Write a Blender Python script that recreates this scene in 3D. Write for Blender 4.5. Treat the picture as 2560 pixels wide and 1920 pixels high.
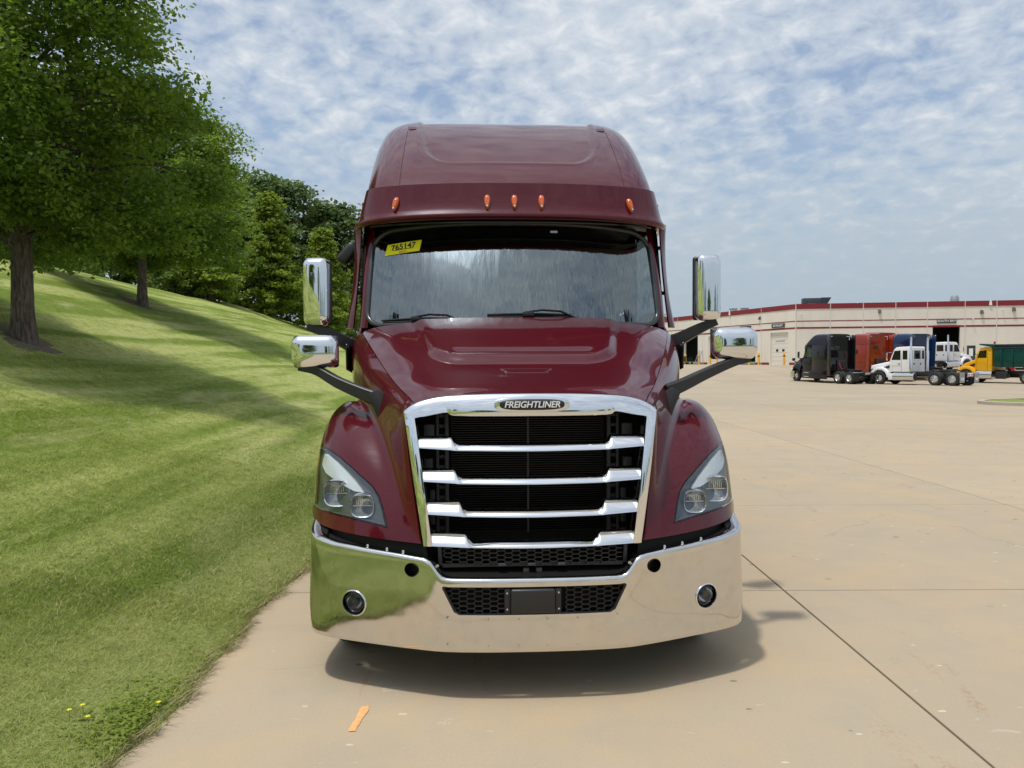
import bpy, bmesh, math, random
import numpy as np
from mathutils import Vector, Matrix
from mathutils.bvhtree import BVHTree
R = math.radians
for o in list(bpy.data.objects):
    bpy.data.objects.remove(o)
scene = bpy.context.scene
COL = scene.collection
# ------------------------------------------------------------------ camera
CAM_H, PITCH, ROLL = 1.80, math.atan(58.5/1924), R(0.25)
fw = Vector((0, math.cos(PITCH), -math.sin(PITCH)))
up0 = Vector((0, math.sin(PITCH), math.cos(PITCH)))
rt = Vector((1, 0, 0))*math.cos(ROLL) - up0*math.sin(ROLL)
upv = up0*math.cos(ROLL) + Vector((1, 0, 0))*math.sin(ROLL)
cam_data = bpy.data.cameras.new('camera')
cam = bpy.data.objects.new('camera', cam_data)
COL.objects.link(cam)
M = Matrix.Identity(4)
for i in range(3):
    M[i][0], M[i][1], M[i][2] = rt[i], upv[i], -fw[i]
M[2][3] = CAM_H
cam.matrix_world = M
cam_data.sensor_fit = 'HORIZONTAL'
cam_data.sensor_width = 36.0
cam_data.lens = 36.0*1924/2560
cam_data.clip_start = 0.05
cam_data.clip_end = 6000
scene.camera = cam
# ------------------------------------------------------------------ world: sky with a broken cloud sheet
SUN_EL = R(73)
SUN_H = Vector((-0.80, -0.60, 0)).normalized()          # horizontal direction towards the sun
SUN_DIR = Vector((SUN_H.x*math.cos(SUN_EL), SUN_H.y*math.cos(SUN_EL), math.sin(SUN_EL)))
world = bpy.data.worlds.new('World')
scene.world = world
world.use_nodes = True
nt = world.node_tree
nt.nodes.clear()
def wn(t, **k):
    n = nt.nodes.new(t)
    for a, b in k.items():
        setattr(n, a, b)
    return n
def wmath(op, a, b=None, c=None, clamp=False):
    n = wn('ShaderNodeMath', operation=op, use_clamp=clamp)
    for i, v in enumerate((a, b, c)):
        if v is None:
            continue
        if isinstance(v, (int, float)):
            n.inputs[i].default_value = v
        else:
            nt.links.new(v, n.inputs[i])
    return n.outputs[0]
out = wn('ShaderNodeOutputWorld')
bg = wn('ShaderNodeBackground')
bg.inputs['Strength'].default_value = 0.13
nt.links.new(bg.outputs[0], out.inputs[0])
sky = wn('ShaderNodeTexSky', sky_type='NISHITA', sun_disc=False)
sky.sun_elevation = SUN_EL
sky.sun_rotation = math.atan2(SUN_H.x, SUN_H.y)
sky.air_density = 1.0
sky.dust_density = 1.2
sky.ozone_density = 1.3
tc = wn('ShaderNodeTexCoord')
sep = wn('ShaderNodeSeparateXYZ')
nt.links.new(tc.outputs['Generated'], sep.inputs[0])
dz = wmath('ADD', wmath('MAXIMUM', sep.outputs['Z'], 0.0), 0.32)
u = wmath('DIVIDE', sep.outputs['X'], dz)
v = wmath('DIVIDE', sep.outputs['Y'], dz)
cmb = wn('ShaderNodeCombineXYZ')
nt.links.new(u, cmb.inputs[0]); nt.links.new(v, cmb.inputs[1])
def wnoise(scale, detail, rough, dist=0.0, off=(0, 0, 0), sc=(1, 1, 1), rot=0.0):
    mp = wn('ShaderNodeMapping')
    mp.inputs['Location'].default_value = off
    mp.inputs['Scale'].default_value = sc
    mp.inputs['Rotation'].default_value = (0, 0, rot)
    nt.links.new(cmb.outputs[0], mp.inputs[0])
    n = wn('ShaderNodeTexNoise')
    n.inputs['Scale'].default_value = scale
    n.inputs['Detail'].default_value = detail
    n.inputs['Roughness'].default_value = rough
    n.inputs['Distortion'].default_value = dist
    nt.links.new(mp.outputs[0], n.inputs[0])
    return n.outputs[0]
big = wnoise(1.1, 3, 0.5, 0.3, (3.1, 1.7, 0))
puff = wnoise(17.0, 4, 0.55, 0.25, (0.4, 2.2, 0), (1.0, 1.0, 1), 0.5)
wisp = wnoise(4.2, 6, 0.62, 0.6, (7.0, 1.0, 0), (0.8, 1.4, 1), 0.3)
dens = wmath('ADD', wmath('MULTIPLY', big, 0.95), wmath('MULTIPLY', puff, 1.15))
dens = wmath('ADD', dens, wmath('MULTIPLY', wisp, 0.45))
rampc = wn('ShaderNodeMapRange', interpolation_type='SMOOTHSTEP')
rampc.inputs['From Min'].default_value = 0.90
rampc.inputs['From Max'].default_value = 1.40
nt.links.new(dens, rampc.inputs['Value'])
cloud_amt = wmath('ADD', wmath('MULTIPLY', rampc.outputs[0], 0.74), 0.20)
# thickness shading of the cloud sheet: thin edges bright, thick cores a little greyer
core = wn('ShaderNodeMapRange', interpolation_type='SMOOTHSTEP')
core.inputs['From Min'].default_value = 1.3
core.inputs['From Max'].default_value = 1.75
nt.links.new(wmath('ADD', dens, wmath('MULTIPLY', wmath('SUBTRACT', puff, 0.5), 0.5)), core.inputs['Value'])
ccol = wn('ShaderNodeMixRGB')
ccol.inputs[1].default_value = (4.4, 4.9, 5.5, 1)
ccol.inputs[2].default_value = (6.0, 6.15, 6.35, 1)
nt.links.new(core.outputs[0], ccol.inputs[0])
dotn = wn('ShaderNodeVectorMath', operation='DOT_PRODUCT')
nt.links.new(tc.outputs['Generated'], dotn.inputs[0]); dotn.inputs[1].default_value = SUN_DIR
glow = wmath('ADD', 1.0, wmath('MULTIPLY', wmath('POWER', wmath('MAXIMUM', dotn.outputs['Value'], 0.0), 5.0), 0.5))
glow = wmath('ADD', glow, wmath('MULTIPLY', wmath('POWER', wmath('MAXIMUM', dotn.outputs['Value'], 0.0), 60.0), 9.0))
cgl = wn('ShaderNodeVectorMath', operation='SCALE')
nt.links.new(ccol.outputs[0], cgl.inputs[0]); nt.links.new(glow, cgl.inputs['Scale'])
mixc = wn('ShaderNodeMixRGB')
nt.links.new(cloud_amt, mixc.inputs[0])
nt.links.new(sky.outputs[0], mixc.inputs[1])
nt.links.new(cgl.outputs[0], mixc.inputs[2])
# pale blue-grey band of moist air towards the horizon
hz = wn('ShaderNodeMapRange', interpolation_type='SMOOTHSTEP')
hz.inputs['From Min'].default_value = 0.34
hz.inputs['From Max'].default_value = 0.02
hz.inputs['To Max'].default_value = 0.93
nt.links.new(sep.outputs['Z'], hz.inputs['Value'])
mixh = wn('ShaderNodeMixRGB')
mixh.inputs[2].default_value = (3.0, 3.65, 4.2, 1)
nt.links.new(hz.outputs[0], mixh.inputs[0])
nt.links.new(mixc.outputs[0], mixh.inputs[1])
nt.links.new(mixh.outputs[0], bg.inputs['Color'])
# ------------------------------------------------------------------ sun
sun_data = bpy.data.lights.new('sun', 'SUN')
sun_data.energy = 2.5
sun_data.angle = R(3.0)
sun_data.color = (1.0, 0.955, 0.88)
sun = bpy.data.objects.new('sun', sun_data)
COL.objects.link(sun)
sun.rotation_euler = SUN_DIR.to_track_quat('Z', 'Y').to_euler()
scene.view_settings.view_transform = 'Standard'
scene.view_settings.look = 'None'
scene.view_settings.exposure = 0.08
scene.view_settings.gamma = 1.0
scene.cycles.use_denoising = True
scene.cycles.max_bounces = 9
scene.cycles.transparent_max_bounces = 12
scene.cycles.caustics_reflective = True
scene.cycles.blur_glossy = 1.0
scene.cycles.caustics_refractive = False
scene.cycles.sample_clamp_indirect = 4.0
# ------------------------------------------------------------------ helpers
rng = np.random.RandomState(7)
random.seed(7)
MATS = {}
def new_mat(name):
    m = bpy.data.materials.new(name)
    m.use_nodes = True
    MATS[name] = m
    return m, m.node_tree.nodes, m.node_tree.links, m.node_tree.nodes['Principled BSDF']
def pmat(name, color, rough=0.5, metal=0.0, coat=0.0, coat_r=0.03, spec=0.5, bump=None, var=None, ior=None):
    m, N, L, b = new_mat(name)
    b.inputs['Base Color'].default_value = (*color, 1)
    b.inputs['Roughness'].default_value = rough
    b.inputs['Metallic'].default_value = metal
    b.inputs['Coat Weight'].default_value = coat
    b.inputs['Coat Roughness'].default_value = coat_r
    b.inputs['Specular IOR Level'].default_value = spec
    if ior:
        b.inputs['IOR'].default_value = ior
    if bump:
        sc, st, dist = bump
        t = N.new('ShaderNodeTexCoord')
        n = N.new('ShaderNodeTexNoise')
        n.inputs['Scale'].default_value = sc
        n.inputs['Detail'].default_value = 3
        L.new(t.outputs['Object'], n.inputs[0])
        bp = N.new('ShaderNodeBump')
        bp.inputs['Strength'].default_value = st
        bp.inputs['Distance'].default_value = dist
        L.new(n.outputs[0], bp.inputs['Height'])
        L.new(bp.outputs[0], b.inputs['Normal'])
        if coat:
            L.new(bp.outputs[0], b.inputs['Coat Normal'])
    if var:
        sc, amt = var
        t = N.new('ShaderNodeTexCoord')
        n = N.new('ShaderNodeTexNoise')
        n.inputs['Scale'].default_value = sc
        n.inputs['Detail'].default_value = 5
        L.new(t.outputs['Object'], n.inputs[0])
        mr = N.new('ShaderNodeMapRange')
        mr.inputs['To Min'].default_value = 1-amt
        mr.inputs['To Max'].default_value = 1+amt
        L.new(n.outputs[0], mr.inputs[0])
        mx = N.new('ShaderNodeVectorMath'); mx.operation = 'SCALE'
        mx.inputs[0].default_value = color
        L.new(mr.outputs[0], mx.inputs['Scale'])
        L.new(mx.outputs[0], b.inputs['Base Color'])
    return m
def link(o, parent=None):
    COL.objects.link(o)
    if parent is not None:
        o.parent = parent
    return o
def fin(me, smooth=True, ang=35):
    if smooth:
        me.shade_smooth()
        if ang is not None:
            me.set_sharp_from_angle(angle=R(ang))
    else:
        me.shade_flat()
    return me
def mk(name, me, mat, parent=None, loc=None, rot=None):
    o = bpy.data.objects.new(name, me)
    if mat is not None:
        if isinstance(mat, str):
            mat = MATS[mat]
        if len(me.materials) == 0:
            me.materials.append(mat)
        elif me.materials[0] != mat:
            o.material_slots[0].link = 'OBJECT'
            o.material_slots[0].material = mat
    link(o, parent)
    if loc is not None: o.location = loc
    if rot is not None: o.rotation_euler = rot
    return o
def tag(o, label=None, cat=None, group=None, kind=None):
    if label: o['label'] = label
    if cat: o['category'] = cat
    if group: o['group'] = group
    if kind: o['kind'] = kind
    return o
def thing(name, label, cat, loc=(0, 0, 0), rz=0.0, group=None):
    o = bpy.data.objects.new(name, None)
    o.empty_display_size = 0.2
    link(o)
    o.location = loc
    o.rotation_euler = (0, 0, rz)
    return tag(o, label, cat, group)
class MB:
    """collects shapes into one mesh"""
    def __init__(s):
        s.v = []; s.f = []
    def add(s, v, f):
        k = len(s.v)
        s.v += [tuple(map(float, p)) for p in v]
        s.f += [tuple(i+k for i in q) for q in f]
        return s
    def box(s, c, d, rz=0.0, rx=0.0, ry=0.0):
        x, y, z = d[0]/2, d[1]/2, d[2]/2
        vs = [Vector(p) for p in ((-x,-y,-z),(x,-y,-z),(x,y,-z),(-x,y,-z),(-x,-y,z),(x,-y,z),(x,y,z),(-x,y,z))]
        m = Matrix.Rotation(rz, 3, 'Z') @ Matrix.Rotation(ry, 3, 'Y') @ Matrix.Rotation(rx, 3, 'X')
        return s.add([m @ p + Vector(c) for p in vs], [(0,3,2,1),(4,5,6,7),(0,1,5,4),(1,2,6,5),(2,3,7,6),(3,0,4,7)])
    def bar(s, a, b, w, h=None, upd=(0, 0, 1)):
        h = h or w
        a, b = Vector(a), Vector(b)
        d = (b-a).normalized()
        sd = d.cross(Vector(upd))
        if sd.length < 1e-4: sd = d.cross(Vector((1, 0, 0)))
        sd.normalize(); u_ = sd.cross(d)
        q = [sd*w/2*i+u_*h/2*j for i, j in ((-1,-1),(1,-1),(1,1),(-1,1))]
        return s.add([a+p for p in q]+[b+p for p in q], [(0,1,2,3)[::-1],(4,5,6,7),(0,1,5,4),(1,2,6,5),(2,3,7,6),(3,0,4,7)])
    def tube(s, pts, rad, n=10, cap=True):
        pts = [Vector(p) for p in pts]
        if not hasattr(rad, '__len__'): rad = [rad]*len(pts)
        vs, fs = [], []
        prev = None
        for i, p in enumerate(pts):
            d = (pts[min(i+1, len(pts)-1)]-pts[max(i-1, 0)]).normalized()
            if prev is None:
                a = d.cross(Vector((0, 0, 1)))
                if a.length < 1e-3: a = d.cross(Vector((1, 0, 0)))
            else:
                a = prev - d*prev.dot(d)
            a.normalize(); prev = a
            b = d.cross(a)
            for k in range(n):
                t = 2*math.pi*k/n
                vs.append(p+(a*math.cos(t)+b*math.sin(t))*rad[i])
        for i in range(len(pts)-1):
            for k in range(n):
                k2 = (k+1) % n
                fs.append((i*n+k, i*n+k2, (i+1)*n+k2, (i+1)*n+k)[::-1])
        if cap:
            fs.append(tuple(range(n))); fs.append(tuple(range((len(pts)-1)*n, len(pts)*n))[::-1])
        return s.add(vs, fs)
    def lathe(s, prof, c=(0, 0, 0), axis='X', n=32, ang=2*math.pi, sup=None):
        """prof: list of (radius, along)"""
        vs, fs = [], []
        c = Vector(c)
        for r_, a in prof:
            for k in range(n):
                t = 2*math.pi*k/n
                cx_, sy_ = math.cos(t), math.sin(t)
                if sup:
                    q = (abs(cx_)**sup+abs(sy_)**sup)**(-1/sup)
                    cx_, sy_ = cx_*q, sy_*q
                p, q2 = r_*cx_, r_*sy_
                vs.append(c+Vector({'X': (a, p, q2), 'Y': (p, a, q2), 'Z': (p, q2, a)}[axis]))
        for i in range(len(prof)-1):
            for k in range(n):
                k2 = (k+1) % n
                fs.append((i*n+k, (i+1)*n+k, (i+1)*n+k2, i*n+k2))
        return s.add(vs, fs)
    def prism(s, poly, a0, a1, axis='Y'):
        """polygon in the plane across axis: Y -> (x,z), X -> (y,z), Z -> (x,y)"""
        n = len(poly)
        def P(p, a):
            return {'Y': (p[0], a, p[1]), 'X': (a, p[0], p[1]), 'Z': (p[0], p[1], a)}[axis]
        return s.add([P(p, a0) for p in poly]+[P(p, a1) for p in poly],
              [tuple(range(n)), tuple(range(n, 2*n))[::-1]]+[(i, i+n, (i+1) % n+n, (i+1) % n) for i in range(n)])
    def grid(s, rows, flip=False, close=False):
        nr, nc = len(rows), len(rows[0])
        fs = []
        for i in range(nr-1):
            for j in range(nc-1 if not close else nc):
                j2 = (j+1) % nc
                q = (i*nc+j, i*nc+j2, (i+1)*nc+j2, (i+1)*nc+j)
                fs.append(q[::-1] if flip else q)
        return s.add([p for r_ in rows for p in r_], fs)
    def mesh(s, name='m', bevel=0.0, seg=2, recalc=True, smooth=True, ang=35, merge=0.0):
        me = bpy.data.meshes.new(name)
        me.from_pydata(s.v, [], s.f)
        if bevel or recalc or merge:
            bm = bmesh.new(); bm.from_mesh(me)
            if merge: bmesh.ops.remove_doubles(bm, verts=bm.verts, dist=merge)
            if recalc: bmesh.ops.recalc_face_normals(bm, faces=bm.faces)
            if bevel:
                es = [e for e in bm.edges if len(e.link_faces) == 2 and e.calc_face_angle(0) > R(25)]
                bmesh.ops.bevel(bm, geom=es, offset=bevel, segments=seg, affect='EDGES', profile=0.5, clamp_overlap=True)
            bm.to_mesh(me); bm.free()
        me.update()
        return fin(me, smooth, ang)
    def obj(s, name, mat, parent=None, **k):
        loc = k.pop('loc', None); rot = k.pop('rot', None)
        return mk(name, s.mesh(name, **k), mat, parent, loc, rot)
def mirrored(me):
    m2 = me.copy()
    m2.transform(Matrix.Scale(-1, 4, (1, 0, 0)))
    m2.flip_normals()
    return m2
def evaluated(me, mods):
    o = bpy.data.objects.new('tmp', me)
    COL.objects.link(o)
    for t, kw in mods:
        md = o.modifiers.new('m', t)
        for a, b in kw.items(): setattr(md, a, b)
    dg = bpy.context.evaluated_depsgraph_get()
    dg.update()
    r_ = bpy.data.meshes.new_from_object(o.evaluated_get(dg))
    bpy.data.objects.remove(o)
    return r_
def subsurf(rows, lv=3, merge=False, flip=False):
    m = MB().grid(rows, flip=flip)
    me = m.mesh('net', recalc=False, smooth=False, merge=1e-5 if merge else 0)
    return evaluated(me, [('SUBSURF', dict(levels=lv, render_levels=lv, boundary_smooth='PRESERVE_CORNERS'))])
def subsurf_fit(rows, lv=4, sharp=(), flip=False, it=4, w=0.85):
    """Catmull-Clark surface whose limit passes (almost) through the given net; sharp = (row, col) corners kept crisp"""
    tgt = np.array(rows, float); nr, nc = tgt.shape[:2]
    cur = tgt.copy()
    def build(P_, l_):
        me = MB().grid([[tuple(p) for p in r_] for r_ in P_], flip=flip).mesh('net', recalc=False, smooth=False)
        if sharp:
            at = me.attributes.new('crease_vert', 'FLOAT', 'POINT')
            for r_, c_ in sharp: at.data[r_*nc+c_].value = 1.0
        return evaluated(me, [('SUBSURF', dict(levels=l_, render_levels=l_, boundary_smooth='PRESERVE_CORNERS'))])
    for _ in range(it):
        me = build(cur, 4)
        co = np.empty(len(me.vertices)*3); me.vertices.foreach_get('co', co)
        lim = co.reshape(-1, 3)[:nr*nc].reshape(nr, nc, 3)
        cur += (tgt-lim)*w
        bpy.data.meshes.remove(me)
    return build(cur, lv)
def solid(me, th, off=-1.0):
    return evaluated(me, [('SOLIDIFY', dict(thickness=th, offset=off, use_even_offset=False))])
def boolean(me, cutters, op='DIFFERENCE'):
    tmp = []
    mods = []
    for cme in cutters:
        o = bpy.data.objects.new('cut', cme); COL.objects.link(o); tmp.append(o)
        mods.append(('BOOLEAN', dict(object=o, operation=op, solver='EXACT')))
    r_ = evaluated(me, mods)
    for o in tmp: bpy.data.objects.remove(o)
    return r_
def cr(pts, n):
    """Catmull-Rom through points, n samples per span"""
    P_ = [np.array(p, float) for p in pts]
    P_ = [2*P_[0]-P_[1]]+P_+[2*P_[-1]-P_[-2]]
    o = []
    for i in range(1, len(P_)-2):
        for k in range(n):
            t = k/n
            a, b, c, d = P_[i-1:i+3]
            o.append(0.5*((2*b)+(-a+c)*t+(2*a-5*b+4*c-d)*t*t+(-a+3*b-3*c+d)*t**3))
    o.append(P_[-2])
    return [tuple(p) for p in o]
def interp(x, xs, ys):
    return float(np.interp(x, xs, ys))
def sstep(a, b, x):
    t = np.clip((np.asarray(x, float)-a)/(b-a), 0, 1)
    return t*t*(3-2*t)
def text_mesh(s, size, bold=0.0, shear=0.0, extrude=0.002, spacing=1.0):
    cu = bpy.data.curves.new('t', 'FONT')
    cu.body = s; cu.size = size; cu.align_x = 'CENTER'; cu.align_y = 'CENTER'
    cu.offset = bold; cu.shear = shear; cu.extrude = extrude; cu.space_character = spacing
    o = bpy.data.objects.new('t', cu); COL.objects.link(o)
    dg = bpy.context.evaluated_depsgraph_get(); dg.update()
    me = bpy.data.meshes.new_from_object(o.evaluated_get(dg))
    bpy.data.objects.remove(o); bpy.data.curves.remove(cu)
    return me
def rbox(c, d, r_, seg=4):
    m = MB().box((0, 0, 0), d)
    me = m.mesh('rb', bevel=r_, seg=seg)
    me.transform(Matrix.Translation(c))
    return me
def copy_tree(o, parent=None, skip=(), paint=None, keep=None):
    c = o.copy(); COL.objects.link(c); c.parent = parent
    if paint:
        for s_ in c.material_slots:
            if s_.material and s_.material.name in paint:
                nm = s_.material.name; s_.link = 'OBJECT'; s_.material = paint[nm]
    for ch in CHILD.get(o.name, []):
        b = ch.name.split('.')[0]
        if b in skip: continue
        copy_tree(ch, c, skip, paint)
    return c
CHILD = {}
def index_children():
    CHILD.clear()
    for o in bpy.data.objects:
        if o.parent: CHILD.setdefault(o.parent.name, []).append(o)
# ------------------------------------------------------------------ materials
class NB:
    """small node-building helper for one material"""
    def __init__(s, name):
        s.m, s.N, s.L, s.b = new_mat(name)
    def n(s, t, **k):
        x = s.N.new(t)
        for a, b in k.items(): setattr(x, a, b)
        return x
    def put(s, v, sock):
        if isinstance(v, (int, float)): sock.default_value = v
        elif isinstance(v, tuple): sock.default_value = v if len(v) == 4 or sock.type == 'VECTOR' else (*v, 1)
        else: s.L.new(v, sock)
    def math(s, op, a, b=None, c=None, clamp=False):
        x = s.n('ShaderNodeMath', operation=op, use_clamp=clamp)
        for i, v in enumerate((a, b, c)):
            if v is not None: s.put(v, x.inputs[i])
        return x.outputs[0]
    def pos(s):
        return s.n('ShaderNodeNewGeometry').outputs['Position']
    def obj(s):
        return s.n('ShaderNodeTexCoord').outputs['Object']
    def map(s, vec, sc=(1, 1, 1), loc=(0, 0, 0), rot=(0, 0, 0)):
        x = s.n('ShaderNodeMapping')
        x.inputs['Scale'].default_value = sc; x.inputs['Location'].default_value = loc; x.inputs['Rotation'].default_value = rot
        s.L.new(vec, x.inputs[0]); return x.outputs[0]
    def noise(s, vec, scale, detail=3, rough=0.5, dist=0.0):
        x = s.n('ShaderNodeTexNoise')
        x.inputs['Scale'].default_value = scale; x.inputs['Detail'].default_value = detail
        x.inputs['Roughness'].default_value = rough; x.inputs['Distortion'].default_value = dist
        s.L.new(vec, x.inputs[0]); return x.outputs[0]
    def rng(s, v, a, b, c=0.0, d=1.0, smooth=True):
        x = s.n('ShaderNodeMapRange', interpolation_type='SMOOTHSTEP' if smooth else 'LINEAR')
        s.put(v, x.inputs['Value'])
        x.inputs['From Min'].default_value = a; x.inputs['From Max'].default_value = b
        x.inputs['To Min'].default_value = c; x.inputs['To Max'].default_value = d
        return x.outputs[0]
    def mix(s, f, a, b, mode='MIX'):
        x = s.n('ShaderNodeMixRGB', blend_type=mode)
        s.put(f, x.inputs[0]); s.put(a, x.inputs[1]); s.put(b, x.inputs[2])
        return x.outputs[0]
    def bump(s, h, strength, dist, sock=('Normal',)):
        x = s.n('ShaderNodeBump')
        x.inputs['Strength'].default_value = strength; x.inputs['Distance'].default_value = dist
        s.L.new(h, x.inputs['Height'])
        for k in sock: s.L.new(x.outputs[0], s.b.inputs[k])
        return x.outputs[0]
    def base(s, c): s.put(c, s.b.inputs['Base Color'])
    def rough(s, v): s.put(v, s.b.inputs['Roughness'])

def concrete(name, far=False):
    k = NB(name)
    p = k.pos()
    big = k.noise(p, 0.45, 4, 0.55)
    mid = k.noise(p, 2.3, 5, 0.6, 0.4)
    fine = k.noise(p, 55, 3, 0.65)
    grit = k.noise(p, 150, 2, 0.6)
    c = k.mix(k.rng(big, 0.32, 0.68), (0.385, 0.308, 0.212), (0.450, 0.352, 0.234))
    c = k.mix(k.rng(mid, 0.38, 0.70, 0, 0.6), c, (0.345, 0.295, 0.222))
    c = k.mix(k.rng(fine, 0.3, 0.7, 0.0, 0.30, False), c, (0.22, 0.18, 0.135))
    c = k.mix(k.rng(grit, 0.60, 0.70, 0.0, 0.5), c, (0.55, 0.49, 0.41))
    c = k.mix(k.rng(grit, 0.41, 0.31, 0.0, 0.5), c, (0.17, 0.14, 0.11))
    if not far:
        rnd = k.n('ShaderNodeObjectInfo').outputs['Random']
        c = k.mix(0.5, c, k.mix(rnd, (0.355, 0.292, 0.210), (0.455, 0.362, 0.250)), 'MIX')
        # oil drips
        vo = k.n('ShaderNodeTexVoronoi', voronoi_dimensions='2D'); vo.inputs['Scale'].default_value = 2.3; vo.inputs['Randomness'].default_value = 1.0
        k.L.new(k.map(p, (1, 1.6, 1)), vo.inputs[0])
        vc = k.n('ShaderNodeSeparateColor'); k.L.new(vo.outputs['Color'], vc.inputs[0])
        wob = k.math('ADD', vo.outputs['Distance'], k.math('MULTIPLY', k.math('SUBTRACT', k.noise(p, 30, 3), 0.5), 0.06))
        rad = k.rng(vc.outputs[0], 0.45, 1.0, -0.03, 0.07)
        drip = k.rng(k.math('SUBTRACT', wob, rad), 0.012, -0.012, 0, 0.7)
        drip = k.math('MULTIPLY', drip, k.rng(k.noise(k.map(p, loc=(3, 9, 0)), 0.6, 2), 0.42, 0.55))
        c = k.mix(drip, c, (0.06, 0.05, 0.045))
        # pale chips
        v2 = k.n('ShaderNodeTexVoronoi', voronoi_dimensions='2D'); v2.inputs['Scale'].default_value = 1.5
        k.L.new(k.map(p, (1, 2.2, 1), (0.37, 0.11, 0), (0, 0, 0.5)), v2.inputs[0])
        v2c = k.n('ShaderNodeSeparateColor'); k.L.new(v2.outputs['Color'], v2c.inputs[0])
        chip = k.rng(k.math('SUBTRACT', k.math('ADD', v2.outputs['Distance'], k.math('MULTIPLY', k.math('SUBTRACT', k.noise(p, 40, 3), 0.5), 0.05)), k.rng(v2c.outputs[1], 0.5, 1.0, -0.02, 0.032)), 0.006, -0.006, 0, 0.6)
        c = k.mix(chip, c, (0.68, 0.62, 0.50))
        # faint rusty streaks
        ru = k.noise(k.map(p, (2.2, 0.5, 1), (1.3, 0.2, 0)), 1.3, 6, 0.68, 0.9)
        rm = k.math('MULTIPLY', k.rng(ru, 0.62, 0.70), k.rng(k.noise(p, 34, 4, 0.7), 0.46, 0.60))
        c = k.mix(k.math('MULTIPLY', rm, 0.5), c, (0.30, 0.13, 0.06))
        # pale scuffs
        or_ = k.rng(k.noise(k.map(p, loc=(2, 7, 0)), 0.8, 4, 0.6), 0.46, 0.66, 0, 0.45)
        c = k.mix(or_, c, (0.46, 0.335, 0.195))
        gy = k.rng(k.noise(k.map(p, loc=(8, 3, 0)), 1.6, 4, 0.6), 0.52, 0.66, 0, 0.25)
        c = k.mix(gy, c, (0.32, 0.285, 0.215))
        sc = k.rng(k.noise(k.map(p, (1, 3.2, 1), rot=(0, 0, 0.7)), 5, 3, 0.55, 1.2), 0.70, 0.74)
        c = k.mix(k.math('MULTIPLY', sc, 0.25), c, (0.60, 0.54, 0.44))
        # hairline cracks
        cv = k.n('ShaderNodeTexVoronoi', feature='DISTANCE_TO_EDGE'); cv.inputs['Scale'].default_value = 0.33
        dm = k.n('ShaderNodeVectorMath', operation='ADD')
        nz = k.n('ShaderNodeTexNoise'); nz.inputs['Scale'].default_value = 2.0; nz.inputs['Detail'].default_value = 5
        k.L.new(p, nz.inputs[0])
        k.L.new(k.map(p, loc=(1.7, 0.6, 0)), dm.inputs[0]); k.L.new(k.mix(1.0, nz.outputs['Color'], (0.55, 0.55, 0.55), 'MULTIPLY'), dm.inputs[1])
        k.L.new(dm.outputs[0], cv.inputs[0])
        cm = k.math('MULTIPLY', k.rng(cv.outputs['Distance'], 0.0035, 0.0015), k.rng(k.noise(k.map(p, loc=(5, 5, 0)), 0.35, 2), 0.60, 0.64))
        c = k.mix(k.math('MULTIPLY', cm, 0.2), c, (0.12, 0.10, 0.08))
    else:
        br = k.n('ShaderNodeTexBrick', offset=0.0)
        br.inputs['Scale'].default_value = 1.0
        br.inputs['Brick Width'].default_value = 3.97; br.inputs['Row Height'].default_value = 3.5
        br.inputs['Mortar Size'].default_value = 0.014
        br.inputs['Color1'].default_value = (0.9, 0.9, 0.9, 1); br.inputs['Color2'].default_value = (1.06, 1.06, 1.06, 1)
        br.inputs['Mortar'].default_value = (0.42, 0.40, 0.38, 1)
        k.L.new(k.map(p, loc=(1.85, -5.95, 0)), br.inputs[0])
        c = k.mix(1.0, c, br.outputs['Color'], 'MULTIPLY')
        c = k.mix(0.3, c, (0.40, 0.328, 0.242))
    # sweeping tyre marks
    tm = k.noise(k.map(p, (0.05, 1.1, 1), rot=(0, 0, 0.06)), 1.2, 5, 0.6, 0.5)
    c = k.mix(k.rng(tm, 0.60, 0.72, 0, 0.30 if far else 0.14), c, (0.20, 0.18, 0.16))
    k.base(c)
    k.rough(k.rng(mid, 0, 1, 0.82, 0.95, False))
    k.b.inputs['Specular IOR Level'].default_value = 0.3
    k.bump(k.math('ADD', fine, k.math('MULTIPLY', grit, 0.5)), 0.35, 0.004)
    return k.m
concrete('concrete'); concrete('concrete_far', True)
pmat('joint', (0.016, 0.012, 0.012), 0.9)

def lawn_colour(k, p):
    big = k.noise(p, 0.33, 4, 0.6, 0.5)
    mow = k.noise(k.map(p, (1.0, 0.10, 1.0), rot=(0, 0, 0.05)), 1.05, 3, 0.55, 0.25)
    dry = k.noise(k.map(p, (1.0, 0.35, 1.0), (4, 1, 0)), 0.9, 5, 0.65, 0.7)
    c = k.mix(k.rng(mow, 0.40, 0.60), (0.205, 0.285, 0.036), (0.530, 0.560, 0.180))
    c = k.mix(k.rng(big, 0.40, 0.75, 0, 0.45), c, (0.330, 0.390, 0.085))
    cl = k.noise(p, 6.5, 4, 0.7, 0.6)
    c = k.mix(k.rng(cl, 0.36, 0.54, 0.42, 0.0), c, (0.10, 0.15, 0.02))
    c = k.mix(k.rng(cl, 0.56, 0.70, 0.0, 0.35), c, (0.56, 0.56, 0.24))
    c = k.mix(k.rng(dry, 0.50, 0.72, 0, 0.62), c, (0.640, 0.590, 0.290))
    sx = k.n('ShaderNodeSeparateXYZ'); k.L.new(p, sx.inputs[0])
    c = k.mix(k.rng(sx.outputs[0], -5.0, -2.2, 0, 0.62), c, k.mix(k.rng(mow, 0.40, 0.60), (0.115, 0.165, 0.026), (0.235, 0.275, 0.075)))
    return c
k = NB('lawn')
p = k.pos()
c = lawn_colour(k, p)
f1 = k.noise(k.map(p, (1, 1, 1)), 42, 4, 0.7)
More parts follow.
